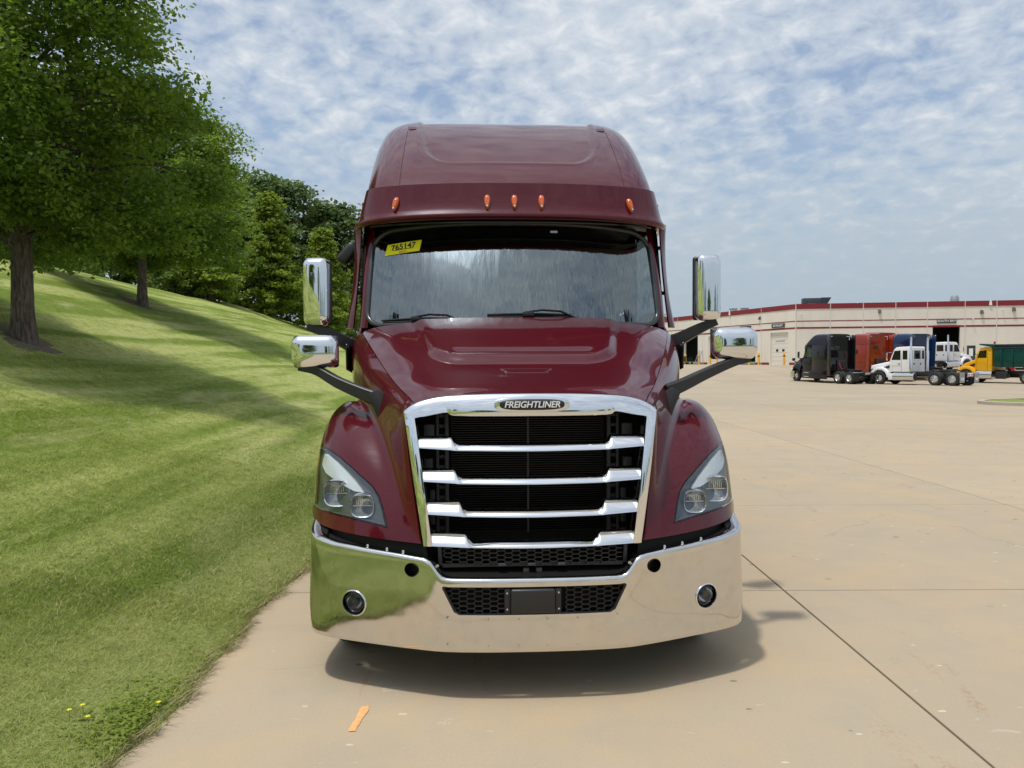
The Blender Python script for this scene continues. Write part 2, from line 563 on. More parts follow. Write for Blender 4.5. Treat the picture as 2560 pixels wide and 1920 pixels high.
f2 = k.noise(k.map(p, (1, 0.5, 1)), 9, 5, 0.7, 0.8)
c = k.mix(k.rng(f1, 0.30, 0.60, 0.35, 1.0), k.mix(0.42, c, (0.05, 0.08, 0.014)), c)
c = k.mix(k.rng(f2, 0.35, 0.70, 0.0, 0.26), c, (0.07, 0.11, 0.018))
k.base(c); k.rough(0.9); k.b.inputs['Specular IOR Level'].default_value = 0.15
k.bump(k.math('ADD', f1, f2), 0.9, 0.05)

def leaf_mat(name, c1, c2, c3, trans=0.35, patch=0.8, spec=0.35):
    k = NB(name)
    rnd = k.n('ShaderNodeNewGeometry').outputs['Random Per Island']
    p = k.pos()
    c = k.mix(rnd, c1, c2)
    c = k.mix(k.rng(k.noise(p, patch, 3), 0.42, 0.68, 0, 0.7), c, c3)
    k.base(c); k.rough(0.5); k.b.inputs['Specular IOR Level'].default_value = spec
    tr = k.n('ShaderNodeBsdfTranslucent')
    k.L.new(k.mix(0.5, c, k.mix(1.0, c, (1.5, 1.7, 0.5), 'MULTIPLY')), tr.inputs[0])
    ms = k.n('ShaderNodeMixShader'); ms.inputs[0].default_value = trans
    k.L.new(k.b.outputs[0], ms.inputs[1]); k.L.new(tr.outputs[0], ms.inputs[2])
    k.L.new(ms.outputs[0], k.N['Material Output'].inputs[0])
    return k.m
leaf_mat('leaf_elm', (0.095, 0.158, 0.022), (0.150, 0.232, 0.034), (0.245, 0.325, 0.050), 0.48)
leaf_mat('leaf_back', (0.120, 0.180, 0.040), (0.165, 0.230, 0.054), (0.200, 0.255, 0.062), 0.42, 0.5)
leaf_mat('leaf_dark', (0.085, 0.135, 0.046), (0.115, 0.165, 0.060), (0.140, 0.190, 0.070), 0.38, 0.4)
leaf_mat('leaf_cypress', (0.160, 0.225, 0.030), (0.220, 0.290, 0.042), (0.270, 0.330, 0.052), 0.45, 0.9)
k = NB('blade')
p = k.pos()
rnd = k.n('ShaderNodeNewGeometry').outputs['Random Per Island']
c = lawn_colour(k, p)
c = k.mix(k.rng(rnd, 0.0, 1.0, 0.0, 0.4, False), c, (0.24, 0.31, 0.06))
c = k.mix(1.0, c, (1.15, 1.15, 1.05), 'MULTIPLY')
c = k.mix(k.rng(rnd, 0.84, 0.90), c, (0.50, 0.43, 0.22))
k.base(c); k.rough(0.55); k.b.inputs['Specular IOR Level'].default_value = 0.25
tr = k.n('ShaderNodeBsdfTranslucent'); k.L.new(c, tr.inputs[0])
ms = k.n('ShaderNodeMixShader'); ms.inputs[0].default_value = 0.4
k.L.new(k.b.outputs[0], ms.inputs[1]); k.L.new(tr.outputs[0], ms.inputs[2])
k.L.new(ms.outputs[0], k.N['Material Output'].inputs[0])
pmat('soil', (0.145, 0.115, 0.075), 0.95, var=(6, 0.4), bump=(25, 0.8, 0.03))
pmat('straw', (0.33, 0.255, 0.15), 0.8)
k = NB('bark')
p = k.obj()
n1 = k.noise(k.map(p, (6, 6, 1.0)), 4, 5, 0.65, 0.6)
k.base(k.mix(k.rng(n1, 0.35, 0.65), (0.055, 0.042, 0.032), (0.165, 0.135, 0.108))); k.rough(0.95)
k.bump(n1, 0.9, 0.04)

def paint(name, col, rough=0.32, coat=1.0):
    k = NB(name)
    fl = k.noise(k.obj(), 900, 1)
    k.base(k.mix(k.rng(fl, 0.3, 0.7), tuple(x*0.85 for x in col), tuple(x*1.15 for x in col)))
    k.rough(rough); k.b.inputs['Coat Weight'].default_value = coat; k.b.inputs['Coat Roughness'].default_value = 0.015
    k.b.inputs['Coat IOR'].default_value = 1.44
    k.b.inputs['Specular IOR Level'].default_value = 0.08
    k.bump(k.noise(k.obj(), 2.5, 2), 0.03, 0.02, ('Coat Normal',))
    return k.m
paint('paint_maroon', (0.072, 0.0015, 0.0065))
paint('paint_black', (0.005, 0.003, 0.006))
paint('paint_orange', (0.26, 0.022, 0.006))
paint('paint_blue', (0.008, 0.026, 0.085))
paint('paint_red', (0.36, 0.010, 0.018))
paint('paint_white', (0.80, 0.80, 0.80))
paint('paint_yellow', (0.78, 0.40, 0.012))
paint('paint_green', (0.008, 0.060, 0.045), 0.45, 0.5)
k = NB('chrome')
k.base((0.80, 0.81, 0.82)); k.b.inputs['Metallic'].default_value = 1.0
k.rough(0.045)
k.bump(k.noise(k.obj(), 4.0, 2), 0.05, 0.02)
k = NB('chrome_bumper')
p = k.obj()
sm = k.noise(p, 14, 4, 0.6)
k.base(k.mix(k.rng(sm, 0.4, 0.8, 0, 0.5), (0.70, 0.685, 0.66), (0.58, 0.565, 0.54))); k.b.inputs['Metallic'].default_value = 1.0
k.rough(k.rng(k.noise(p, 30, 4, 0.7), 0.3, 0.8, 0.045, 0.13))
k.bump(k.noise(k.map(p, (1, 1, 1.6)), 2.2, 2), 0.10, 0.03)
pmat('steel', (0.62, 0.62, 0.63), 0.22, 1.0)
pmat('alloy', (0.72, 0.72, 0.73), 0.16, 1.0)
pmat('bowl', (0.75, 0.76, 0.77), 0.22, 0.9)
pmat('black_plastic', (0.018, 0.018, 0.019), 0.42, bump=(160, 0.12, 0.004))
pmat('black_gloss', (0.006, 0.006, 0.007), 0.12)
pmat('black_void', (0.004, 0.004, 0.004), 0.6, spec=0.2)
pmat('grey_plastic', (0.045, 0.047, 0.05), 0.5)
pmat('housing', (0.075, 0.082, 0.09), 0.35)
pmat('fin_metal', (0.030, 0.030, 0.031), 0.35, 0.6)
pmat('rubber', (0.016, 0.016, 0.016), 0.75, bump=(60, 0.2, 0.01))
pmat('gasket', (0.06, 0.06, 0.06), 0.25, 0.5)
pmat('drl_white', (0.72, 0.735, 0.735), 0.22, coat=0.5)
pmat('amber', (0.62, 0.11, 0.012), 0.18, coat=0.8)
pmat('amber_dark', (0.42, 0.09, 0.02), 0.25, coat=0.5)
pmat('red_lens', (0.5, 0.012, 0.012), 0.2, coat=0.6)
pmat('yellow_paper', (0.86, 0.78, 0.01), 0.75)
pmat('ink', (0.02, 0.02, 0.022), 0.7)
pmat('ink_red', (0.62, 0.10, 0.03), 0.7)
pmat('white_letter', (0.82, 0.82, 0.82), 0.35)
pmat('interior', (0.022, 0.022, 0.024), 0.7)
pmat('seat', (0.04, 0.04, 0.042), 0.85)
pmat('reflector', (0.80, 0.80, 0.80), 0.4)
def safe_fresnel(k, ior):
    fr = k.n('ShaderNodeFresnel')
    bf = k.n('ShaderNodeNewGeometry').outputs['Backfacing']
    k.L.new(k.rng(bf, 0, 1, ior, 1/ior, False), fr.inputs[0])
    return fr
k = NB('lens')
gl = k.n('ShaderNodeBsdfGlossy'); gl.inputs['Roughness'].default_value = 0.02; gl.inputs['Color'].default_value = (0.95, 0.97, 1, 1)
trn = k.n('ShaderNodeBsdfTransparent'); trn.inputs[0].default_value = (0.93, 0.945, 0.95, 1)
fr = safe_fresnel(k, 1.5)
ms = k.n('ShaderNodeMixShader')
k.L.new(fr.outputs[0], ms.inputs[0]); k.L.new(trn.outputs[0], ms.inputs[1]); k.L.new(gl.outputs[0], ms.inputs[2])
k.L.new(ms.outputs[0], k.N['Material Output'].inputs[0])
k = NB('windshield')
p = k.obj()
gl = k.n('ShaderNodeBsdfGlossy'); gl.inputs['Roughness'].default_value = 0.015; gl.inputs['Color'].default_value = (0.83, 0.92, 0.92, 1)
trn = k.n('ShaderNodeBsdfTransparent'); trn.inputs[0].default_value = (0.34, 0.39, 0.38, 1)
fr = safe_fresnel(k, 2.85)
bp = k.n('ShaderNodeBump'); bp.inputs['Strength'].default_value = 0.4; bp.inputs['Distance'].default_value = 0.02
wv = k.math('ADD', k.noise(k.map(p, (6, 0.1, 0.9)), 1.0, 4, 0.55, 0.4), k.math('MULTIPLY', k.noise(k.map(p, (24, 0.1, 0.3)), 1.0, 2), 0.04))
k.L.new(wv, bp.inputs['Height'])
k.L.new(bp.outputs[0], gl.inputs['Normal'])
ms = k.n('ShaderNodeMixShader')
k.L.new(fr.outputs[0], ms.inputs[0]); k.L.new(trn.outputs[0], ms.inputs[1]); k.L.new(gl.outputs[0], ms.inputs[2])
k.L.new(ms.outputs[0], k.N['Material Output'].inputs[0])
k = NB('side_glass')
gl = k.n('ShaderNodeBsdfGlossy'); gl.inputs['Roughness'].default_value = 0.02
trn = k.n('ShaderNodeBsdfTransparent'); trn.inputs[0].default_value = (0.30, 0.34, 0.34, 1)
fr = safe_fresnel(k, 1.6)
ms = k.n('ShaderNodeMixShader')
k.L.new(fr.outputs[0], ms.inputs[0]); k.L.new(trn.outputs[0], ms.inputs[1]); k.L.new(gl.outputs[0], ms.inputs[2])
k.L.new(ms.outputs[0], k.N['Material Output'].inputs[0])
k = NB('tilt_wall')
p = k.pos()
w1 = k.noise(k.map(p, (1, 1, 0.3)), 0.7, 5, 0.6)
k.base(k.mix(k.rng(w1, 0.3, 0.75, 0, 0.6), (0.76, 0.70, 0.60), (0.66, 0.60, 0.51))); k.rough(0.9)
k.bump(k.noise(p, 30, 3), 0.2, 0.01)
pmat('wall_red', (0.21, 0.018, 0.024), 0.8, var=(0.6, 0.15))
pmat('wall_joint', (0.66, 0.62, 0.55), 0.9)
pmat('door_panel', (0.74, 0.69, 0.60), 0.6)
pmat('sign_grey', (0.05, 0.055, 0.06), 0.6)
pmat('bollard_yellow', (0.80, 0.43, 0.02), 0.5, var=(5, 0.2))
pmat('galvanised', (0.42, 0.43, 0.44), 0.4, 0.7, var=(6, 0.2))
pmat('spray_orange', (0.72, 0.36, 0.14), 0.9, var=(40, 0.35))
pmat('island_kerb', (0.40, 0.345, 0.27), 0.9, var=(4, 0.15))
pmat('field', (0.085, 0.125, 0.035), 0.95, var=(0.05, 0.3))
pmat('flower_yellow', (0.85, 0.72, 0.02), 0.6)
# ------------------------------------------------------------------ ground
LOT_X0 = -1.85
def lot_z(y):
    return float(-0.20*sstep(28, 60, y) + 1.30*sstep(62, 94, y))
def lawn_z(x, y):
    u_ = np.maximum(-np.asarray(x, float)-1.85, 0)
    y = np.asarray(y, float)
    H = 5.55 - 1.15*sstep(48, 74, y) - 3.4*sstep(95, 150, y)
    s_ = u_/16.5
    pr = np.where(s_ < 1, 0.42*s_+1.42*s_**2-0.84*s_**3, 1.0)
    und = 0.05*np.sin(x*0.9+y*0.35)*np.clip(u_/3, 0, 1)+0.03*np.sin(x*2.3-y*0.8)*np.clip(u_/3, 0, 1)
    base = np.array([lot_z(t) for t in np.ravel(y)]).reshape(np.shape(y)) if np.ndim(y) else lot_z(float(y))
    fade = np.clip(1-u_/10, 0, 1)
    return 0.035 + H*pr + und + base*fade
fld = MB()
fld.add([(-2500, -2500, -0.9), (2500, -2500, -0.9), (2500, 2500, -0.9), (-2500, 2500, -0.9)], [(0, 1, 2, 3)])
tag(fld.obj('terrain', 'field', smooth=False), 'flat grassy land around the lot', None, None, 'structure')
XS = [LOT_X0+3.965*i for i in range(8)]
YS = [5.95+3.5*i for i in range(-4, 7)]
X1, Y0, Y1 = XS[-1], YS[0], YS[-1]
lot = MB()
def sheet(xs, ys):
    lot.grid([[(x, y, lot_z(y)) for x in xs] for y in ys])
ysf = list(np.linspace(Y1, 130, 50))
sheet([LOT_X0-0.2, 10, 40, 80, 140], ysf)
sheet([X1, 60, 140], [-70, -30, 0, Y1])
sheet([LOT_X0-0.2, 10, X1], [-70, -40, Y0])
lot_o = tag(lot.obj('concrete_lot', 'concrete_far', smooth=False, recalc=False), 'wide tan concrete truck lot', None, None, 'structure')
bed = MB().add([(LOT_X0-0.2, Y0, -0.035), (X1, Y0, -0.035), (X1, Y1, -0.035), (LOT_X0-0.2, Y1, -0.035)], [(0, 1, 2, 3)])
bed.obj('joint_filler', 'joint', lot_o, smooth=False, recalc=False)
g = 0.0075
sl = MB().box((0, 0, -0.06), (3.965-2*g, 3.5-2*g, 0.12)).mesh('slab', bevel=0.003, seg=1, smooth=False)
for i in range(len(XS)-1):
    for j in range(len(YS)-1):
        mk('slab', sl, 'concrete', lot_o, ((XS[i]+XS[i+1])/2, (YS[j]+YS[j+1])/2, 0))
# lawn bank
us = [0, .04, .1, .2, .35, .5, .75, 1.0, 1.3, 1.6, 2, 2.4, 2.9, 3.4, 4, 4.7, 5.5, 6.3, 7.2, 8.2, 9.2, 10.3, 11.4, 12.5, 13.6, 14.6, 15.5, 16.3, 17.2, 19, 22, 28, 40, 70, 140]
ys = list(np.arange(-60, -6, 3.0))+list(np.arange(-6, 14, 0.25))+list(np.arange(14, 40, 0.8))+list(np.arange(40, 161, 3.0))
def edge_x(y):
    return 0.062+0.025*math.sin(y*3.1)+0.02*math.sin(y*7.7+1)+0.014*math.sin(y*17+2) + 0.09*math.exp(-((y-3.75)/0.35)**2)
rows = []
for y in ys:
    r_ = []
    for i, u_ in enumerate(us):
        x = -1.85-u_+edge_x(y)*max(0, 1-u_/0.6)
        z = float(lawn_z(x if u_ > 0.5 else -1.85-u_, y))
        if i == 0: z = lot_z(y)-0.03
        r_.append((x, y, z))
    rows.append(r_)
lawn_o = tag(MB().grid(rows).obj('lawn', 'lawn', recalc=True, ang=None), 'mown green grass bank rising beside the lot', None, None, 'structure')
# grass blades near the camera (one uncountable mass)
def blades(n, ymin, ymax, umax, h, w, seed, mat='blade', fringe=False):
    r_ = np.random.RandomState(seed)
    y = ymin+(ymax-ymin)*r_.rand(n*3)**1.15
    half = 0.69*y
    u_ = r_.rand(n*3)*umax if not fringe else np.abs(r_.randn(n*3))*0.05
    ex = np.array([edge_x(t) for t in y])
    x = -1.85-u_+ex*np.maximum(0, 1-u_/0.6)
    ok = (x > -half-0.3)
    x, y, u_ = x[ok][:n], y[ok][:n], u_[ok][:n]
    n = len(x)
    z = lawn_z(x, y)-0.012-0.04*np.clip(1-u_/0.04, 0, 1)
    a = r_.rand(n)*2*np.pi
    hh = h*(0.55+0.9*r_.rand(n))*(1+0.5*np.exp(-u_/0.12))
    lean = (0.5+1.3*r_.rand(n))*hh
    la = r_.rand(n)*2*np.pi
    if fringe: la = (r_.rand(n)-0.5)*2.2; lean = hh*1.1; hh = hh*0.5
    ww = w*(0.6+0.8*r_.rand(n))
    dx, dy = np.cos(a)*ww, np.sin(a)*ww
    lx, ly = np.cos(la)*lean, np.sin(la)*lean
    V = np.empty((n, 5, 3))
    V[:, 0] = np.stack([x-dx, y-dy, z], 1); V[:, 1] = np.stack([x+dx, y+dy, z], 1)
    V[:, 2] = np.stack([x+lx*.4-dx*.8, y+ly*.4-dy*.8, z+hh*.62], 1); V[:, 3] = np.stack([x+lx*.4+dx*.8, y+ly*.4+dy*.8, z+hh*.62], 1)
    V[:, 4] = np.stack([x+lx, y+ly, z+hh], 1)
    k5 = np.arange(n)[:, None]*5
    F4 = (k5+np.array([[0, 1, 3, 2]])); F3 = (k5+np.array([[2, 3, 4]]))
    return V.reshape(-1, 3), F4, F3
def np_mesh(name, V, quads=None, tris=None):
    me = bpy.data.meshes.new(name)
    nq = 0 if quads is None else len(quads); ntx = 0 if tris is None else len(tris)
    me.vertices.add(len(V)); me.vertices.foreach_set('co', np.ascontiguousarray(V, np.float32).ravel())
    idx = []
    if nq: idx.append(quads.ravel())
    if ntx: idx.append(tris.ravel())
    idx = np.concatenate(idx).astype(np.int32)
    me.loops.add(len(idx)); me.loops.foreach_set('vertex_index', idx)
    st = np.concatenate([np.arange(nq)*4, nq*4+np.arange(ntx)*3]).astype(np.int32)
    me.polygons.add(nq+ntx); me.polygons.foreach_set('loop_start', st)
    me.update(calc_edges=True); me.validate()
    return me
parts = [blades(70000, 2.4, 5.5, 4.5, 0.028, 0.0021, 1), blades(70000, 5.0, 10.5, 7.5, 0.030, 0.0034, 2), blades(40000, 9.5, 17, 10, 0.030, 0.0055, 3)]
Vs, Q, T, off = [], [], [], 0
for V, q, t in parts:
    Vs.append(V); Q.append(q+off); T.append(t+off); off += len(V)
gm = np_mesh('grass_blades', np.concatenate(Vs), np.concatenate(Q), np.concatenate(T))
gm.shade_smooth()
tag(mk('grass_blades', gm, 'blade'), 'short green and straw coloured blades of the mown lawn', 'grass', None, 'stuff')
V, q, t = blades(2600, 2.4, 14, 0.1, 0.06, 0.0022, 9, fringe=True)
fm = np_mesh('dry_grass', V, q, t)
tag(mk('dry_grass_fringe', fm, 'straw'), 'dry straw fringe where the lawn meets the concrete', 'grass', None, 'stuff')
# broad-leaved weeds at the lawn's near corner, with small yellow flowers
r_ = np.random.RandomState(4)
n = 1000
y = 3.75+r_.randn(n)*0.2; u_ = np.abs(r_.randn(n)*0.13)
x = -1.79-u_; z = lawn_z(x, y)+0.012+0.03*r_.rand(n)
a = r_.rand(n)*6.28; s_ = 0.011*(0.6+0.8*r_.rand(n)); tl = r_.randn(n)*0.4
V = np.empty((n, 4, 3))
for i, (p_, q_) in enumerate(((-1, 0), (0, -.7), (1, 0), (0, .7))):
    V[:, i] = np.stack([x+(np.cos(a)*p_-np.sin(a)*q_)*s_, y+(np.sin(a)*p_+np.cos(a)*q_)*s_, z+p_*s_*tl], 1)
tag(mk('ground_weeds', np_mesh('weeds', V.reshape(-1, 3), np.arange(n*4).reshape(n, 4)), 'leaf_cypress'), 'patch of small clover-like weeds at the lawn corner', 'weeds', None, 'stuff')
for i, (px, py, lab) in enumerate([(-1.775, 3.80, 'single yellow wildflower at the tip of the lawn corner, nearest the concrete'), (-2.10, 3.70, 'upper of two yellow wildflowers close together in the lawn'),
                                   (-2.13, 3.64, 'lower of two yellow wildflowers close together in the lawn'), (-2.02, 3.60, 'yellow wildflower between the close pair and the lawn corner')]):
    m = MB()
    zz = float(lawn_z(px, py))+0.065
    for q_ in range(5):
        t_ = q_*1.2566
        m.add([(0, 0, 0), (math.cos(t_-.45)*.010, math.sin(t_-.45)*.010, .003), (math.cos(t_)*.014, math.sin(t_)*.014, .002), (math.cos(t_+.45)*.010, math.sin(t_+.45)*.010, .003)], [(0, 1, 2, 3)])
    fo = thing('wildflower', lab, 'flower', (px, py, zz), 0, 'yellow wildflowers in the lawn')
    m.obj('petals', 'flower_yellow', fo, smooth=False)
    MB().tube([(0, 0, 0), (0.004, 0, -0.03), (0, 0, -0.065)], 0.0012, 5).obj('stem', 'leaf_cypress', fo)
# sprayed orange mark on the concrete
mk_l = [(-0.806, 3.685), (-0.802, 3.74), (-0.797, 3.80), (-0.793, 3.87), (-0.794, 3.92), (-0.790, 3.955)]
mk_r = [(-0.768, 3.69), (-0.764, 3.75), (-0.760, 3.81), (-0.752, 3.87), (-0.748, 3.93), (-0.755, 3.965)]
fr_ = np.random.RandomState(3)
L_ = [(x+fr_.randn()*0.002, y) for x, y in cr(mk_l, 6)]; R_ = [(x+fr_.randn()*0.002, y) for x, y in cr(mk_r, 6)]
tag(MB().grid([[(l[0], l[1], 0.004), (r_[0], r_[1], 0.004)] for l, r_ in zip(L_, R_)]).obj('paint_mark', 'spray_orange', smooth=False),
    'short slanted stripe of orange spray paint on the concrete', 'paint mark')
# ------------------------------------------------------------------ the maroon tractor (local: x right, y rearwards from the bumper, z up)
truck = thing('semi_truck', 'maroon sleeper semi truck with chrome grille and polished bumper, parked facing the camera', 'truck', (0.118, 4.0, 0), R(2.9), 'semi trucks parked on the lot')
PM = 'paint_maroon'
def both(name, me, mat, parent=None, label=None):
    a = mk(name, me, mat, parent or truck)
    b = mk(name, mirrored(me), mat, parent or truck)
    return a, b
# ---- hood and fender control net (right half), rows rear -> front, columns centre -> wheel arch
NET = [
 # rear edge at the cowl
 [(0,1.56,2.085),(.40,1.58,2.085),(.80,1.63,2.072),(1.03,1.68,2.045),(1.13,1.72,2.01),(1.205,1.76,1.955),(1.225,1.78,1.80),(1.20,1.78,1.58),(1.19,1.79,1.44),(1.215,1.80,1.37),(1.265,1.80,1.27),(1.285,1.74,1.08),(1.285,1.68,.80)],
 [(0,1.36,2.01),(.40,1.36,2.01),(.76,1.38,2.00),(.94,1.40,1.975),(1.055,1.42,1.945),(1.135,1.45,1.885),(1.165,1.46,1.76),(1.155,1.46,1.60),(1.14,1.46,1.50),(1.175,1.46,1.49),(1.25,1.46,1.42),(1.287,1.46,1.25),(1.288,1.42,1.05)],
 [(0,1.03,1.872),(.38,1.03,1.872),(.68,1.03,1.868),(.83,1.03,1.845),(.93,1.03,1.815),(.998,1.04,1.76),(1.035,1.05,1.68),(1.045,1.05,1.60),(1.055,1.04,1.545),(1.11,1.03,1.555),(1.215,1.03,1.50),(1.287,1.06,1.33),(1.292,1.10,1.13)],
 [(0,.74,1.765),(.36,.74,1.765),(.60,.74,1.757),(.73,.74,1.737),(.825,.74,1.708),(.878,.74,1.66),(.905,.74,1.58),(.922,.73,1.50),(.955,.735,1.445),(1.035,.765,1.452),(1.175,.83,1.425),(1.282,.91,1.30),(1.295,.91,1.09)],
 [(0,.52,1.70),(.34,.52,1.70),(.545,.52,1.690),(.66,.52,1.668),(.745,.52,1.642),(.79,.52,1.597),(.808,.51,1.51),(.82,.51,1.40),(.85,.51,1.305),(.94,.53,1.30),(1.115,.60,1.29),(1.262,.74,1.24),(1.298,.80,1.02)],
 [(0,.37,1.658),(.31,.37,1.658),(.50,.375,1.647),(.605,.38,1.628),(.685,.385,1.600),(.733,.385,1.556),(.745,.37,1.46),(.745,.35,1.31),(.765,.345,1.15),(.87,.365,1.125),(1.07,.46,1.11),(1.243,.64,1.07),(1.297,.74,.96)],
 [(0,.29,1.634),(.30,.295,1.632),(.48,.30,1.622),(.585,.31,1.605),(.66,.315,1.580),(.715,.32,1.54),(.715,.29,1.42),(.700,.255,1.22),(.70,.22,.99),(.83,.265,.965),(1.05,.39,.955),(1.228,.575,.935),(1.293,.69,.905)],
 [(0,.245,1.622),(.30,.25,1.618),(.48,.262,1.607),(.57,.27,1.592),(.645,.278,1.568),(.703,.29,1.532),(.690,.262,1.40),(.660,.218,1.15),(.605,.125,.822),(.80,.20,.830),(1.05,.345,.842),(1.222,.53,.852),(1.288,.67,.868)],
]
SEAM = 4
hood_half = [r_[:SEAM+1] for r_ in NET]
hood_rows = [[(-x, y, z) for x, y, z in r_[:0:-1]]+r_ for r_ in hood_half]
me = subsurf_fit(hood_rows, 4, flip=True)
co = np.empty(len(me.vertices)*3); me.vertices.foreach_get('co', co); co = co.reshape(-1, 3)
# raised centre dome with a rounded front lip, and shallow pads by the cowl
X_, Y_ = np.abs(co[:, 0]), co[:, 1]
half_w = 0.56+0.22*(Y_-0.80)
dx_ = np.maximum(X_-(half_w-0.20), 0); dy_ = np.maximum(1.00-Y_, 0)
d_ = np.sqrt(dx_**2+dy_**2)-0.20
co[:, 2] += 0.034*(1-sstep(-0.055, 0.02, d_))*(1-0.25*sstep(1.2, 1.56, Y_))
co[:, 2] -= 0.012*(1-sstep(-0.03, 0.0, np.maximum(np.abs(co[:, 0])-0.46, np.abs(Y_-0.93)-0.05)))
me.vertices.foreach_set('co', co.ravel()); me.update()
fin(me, True, None)
me = solid(me, 0.012)
hood = mk('hood', fin(me, True, 40), PM, truck)
# little hatch plate on the nose and its slot
hsurf = BVHTree.FromPolygons([v.co.copy() for v in me.vertices], [tuple(p.vertices) for p in me.polygons])
def on_hood(x, y, up_=0.0):
    h = hsurf.ray_cast(Vector((x, y, 3)), Vector((0, 0, -1)))
    return (x, y, h[0].z+up_)
hp = MB().grid([[on_hood(x*(.158 if y > .65 else .135), y, .0030) for x in np.linspace(-1, 1, 13)] for y in np.linspace(.695, .60, 7)])
hm = evaluated(hp.mesh('hatch'), [('SOLIDIFY', dict(thickness=0.008, offset=-1))])
mk('nose_hatch', hm, PM, hood)
# fender half
f_rows = [[(r_[SEAM][0]+0.004, r_[SEAM][1], r_[SEAM][2]-0.003)]+r_[SEAM+1:] for r_ in NET]
fme = subsurf_fit(f_rows, 4, sharp=[(7, 8-SEAM)], flip=True, it=2, w=.5)
bm = bmesh.new(); bm.from_mesh(fme); bmesh.ops.recalc_face_normals(bm, faces=bm.faces)
nrm = sum((f.normal*f.calc_area() for f in bm.faces), Vector())
if nrm.x < 0: bmesh.ops.reverse_faces(bm, faces=bm.faces)
bm.to_mesh(fme); bm.free()
surf = BVHTree.FromPolygons([v.co.copy() for v in fme.vertices], [tuple(p.vertices) for p in fme.polygons])
def on_fender(x, z, back=0.0):
    h = surf.ray_cast(Vector((x, -0.5, z)), Vector((0, 1, 0)))
    y = h[0].y if h[0] else 0.75
    return (x, y+back, z)
fsol = solid(fme, 0.012)
HL = [(1.245,1.285),(1.185,1.275),(1.105,1.242),(1.028,1.195),(.955,1.145),(.884,1.095),(.845,1.048),(.820,.990),(.790,.888),(.89,.902),(1.03,.917),(1.225,.925),(1.36,.935),(1.36,1.29)]
cut = MB().prism(HL, 0.0, 0.86).mesh('c', smooth=False)
cut2 = MB().prism([(x+(0.004 if x < 1.2 else 0), z-(0.003 if z > 1.0 else -0.003)) for x, z in HL], 0.0, 0.855).mesh('c', smooth=False)
fd = boolean(fsol, [cut]); lens = boolean(fsol, [cut2], 'INTERSECT')
fin(fd, True, 40); fin(lens, True, 40)
fender_r, fender_l = both('fender', fd, PM)
# ---- headlights
def plate(poly, back, th, name='p', inset=0.0, n=3):
    """polygon laid on the fender surface 'back' metres behind it, with thickness"""
    pts = []
    for i in range(len(poly)):
        a, b = poly[i], poly[(i+1) % len(poly)]
        for k_ in range(n):
            pts.append((a[0]+(b[0]-a[0])*k_/n, a[1]+(b[1]-a[1])*k_/n))
    P3 = [on_fender(x, z, back) for x, z in pts]
    cxm = sum(p[0] for p in P3)/len(P3); czm = sum(p[2] for p in P3)/len(P3)
    m = MB()
    rings = []
    for t in (1.0, 0.66, 0.33):
        rings.append([on_fender(cxm+(x-cxm)*t, czm+(z-czm)*t, back) for x, z in pts])
    m.grid(rings, close=True)
    m.add(rings[-1], [tuple(range(len(pts)))])
    back_r = [(x, y+th, z) for x, y, z in rings[0]]
    m.grid([rings[0], back_r], close=True, flip=True)
    return m.mesh(name, merge=1e-5, ang=40)
HLi = [(1.268,1.262),(1.185,1.262),(1.10,1.230),(1.02,1.182),(.95,1.133),(.890,1.088),(.855,1.04),(.832,.985),(.806,.900),(.89,.912),(1.03,.927),(1.225,.934),(1.275,.945)]
DRL = [(1.222,1.240),(1.190,1.240),(1.12,1.205),(1.05,1.155),(.995,1.112),(.940,1.056),(1.00,1.060),(1.10,1.094),(1.20,1.136),(1.232,1.178)]
house = plate(HLi, 0.050, -0.045, 'housing')
drl = plate(DRL, 0.020, 0.03, 'drl')
def lamp_mesh(x, z, r_, back):
    p = on_fender(x, z, back)
    bowl = MB().lathe([(r_*1.04, -.012), (r_, -.016), (r_*.93, -.004), (r_*.72, .018), (r_*.45, .034), (r_*.2, .040), (0.001, .041)], p, 'Y', 28, sup=3.2)
    ring = MB().lathe([(r_*.98, -.018), (r_*1.05, -.022), (r_*1.09, -.014), (r_*1.09, .03)], p, 'Y', 28, sup=3.2)
    proj = MB().lathe([(r_*.40, .03), (r_*.40, .0), (r_*.33, -.012), (r_*.18, -.018), (0.001, -.02)], p, 'Y', 20)
    rib = MB()
    for q in range(-3, 4):
        hh = r_*.62*math.sqrt(max(0.05, 1-(q/5.2)**2))
        rib.box((p[0]+q*r_*.17, p[1]-.004, p[2]+r_*.34), (r_*.035, .012, hh*.9))
    rib.box((p[0], p[1]-.006, p[2]), (r_*1.7, .006, r_*.05))
    return bowl.mesh('bowl', ang=50), ring.mesh('ring'), proj.mesh('proj', ang=60), rib.mesh('rib', smooth=False)
lampsA = [lamp_mesh(1.108, 1.038, .071, .016), lamp_mesh(.944, .990, .061, .014)]
amb = MB().grid([[on_fender(1.262, z, 0.012) for z in np.linspace(.955, 1.24, 14)], [(1.279, on_fender(1.262, z, 0.03)[1]+.03, z) for z in np.linspace(.955, 1.24, 14)]]).mesh('amb')
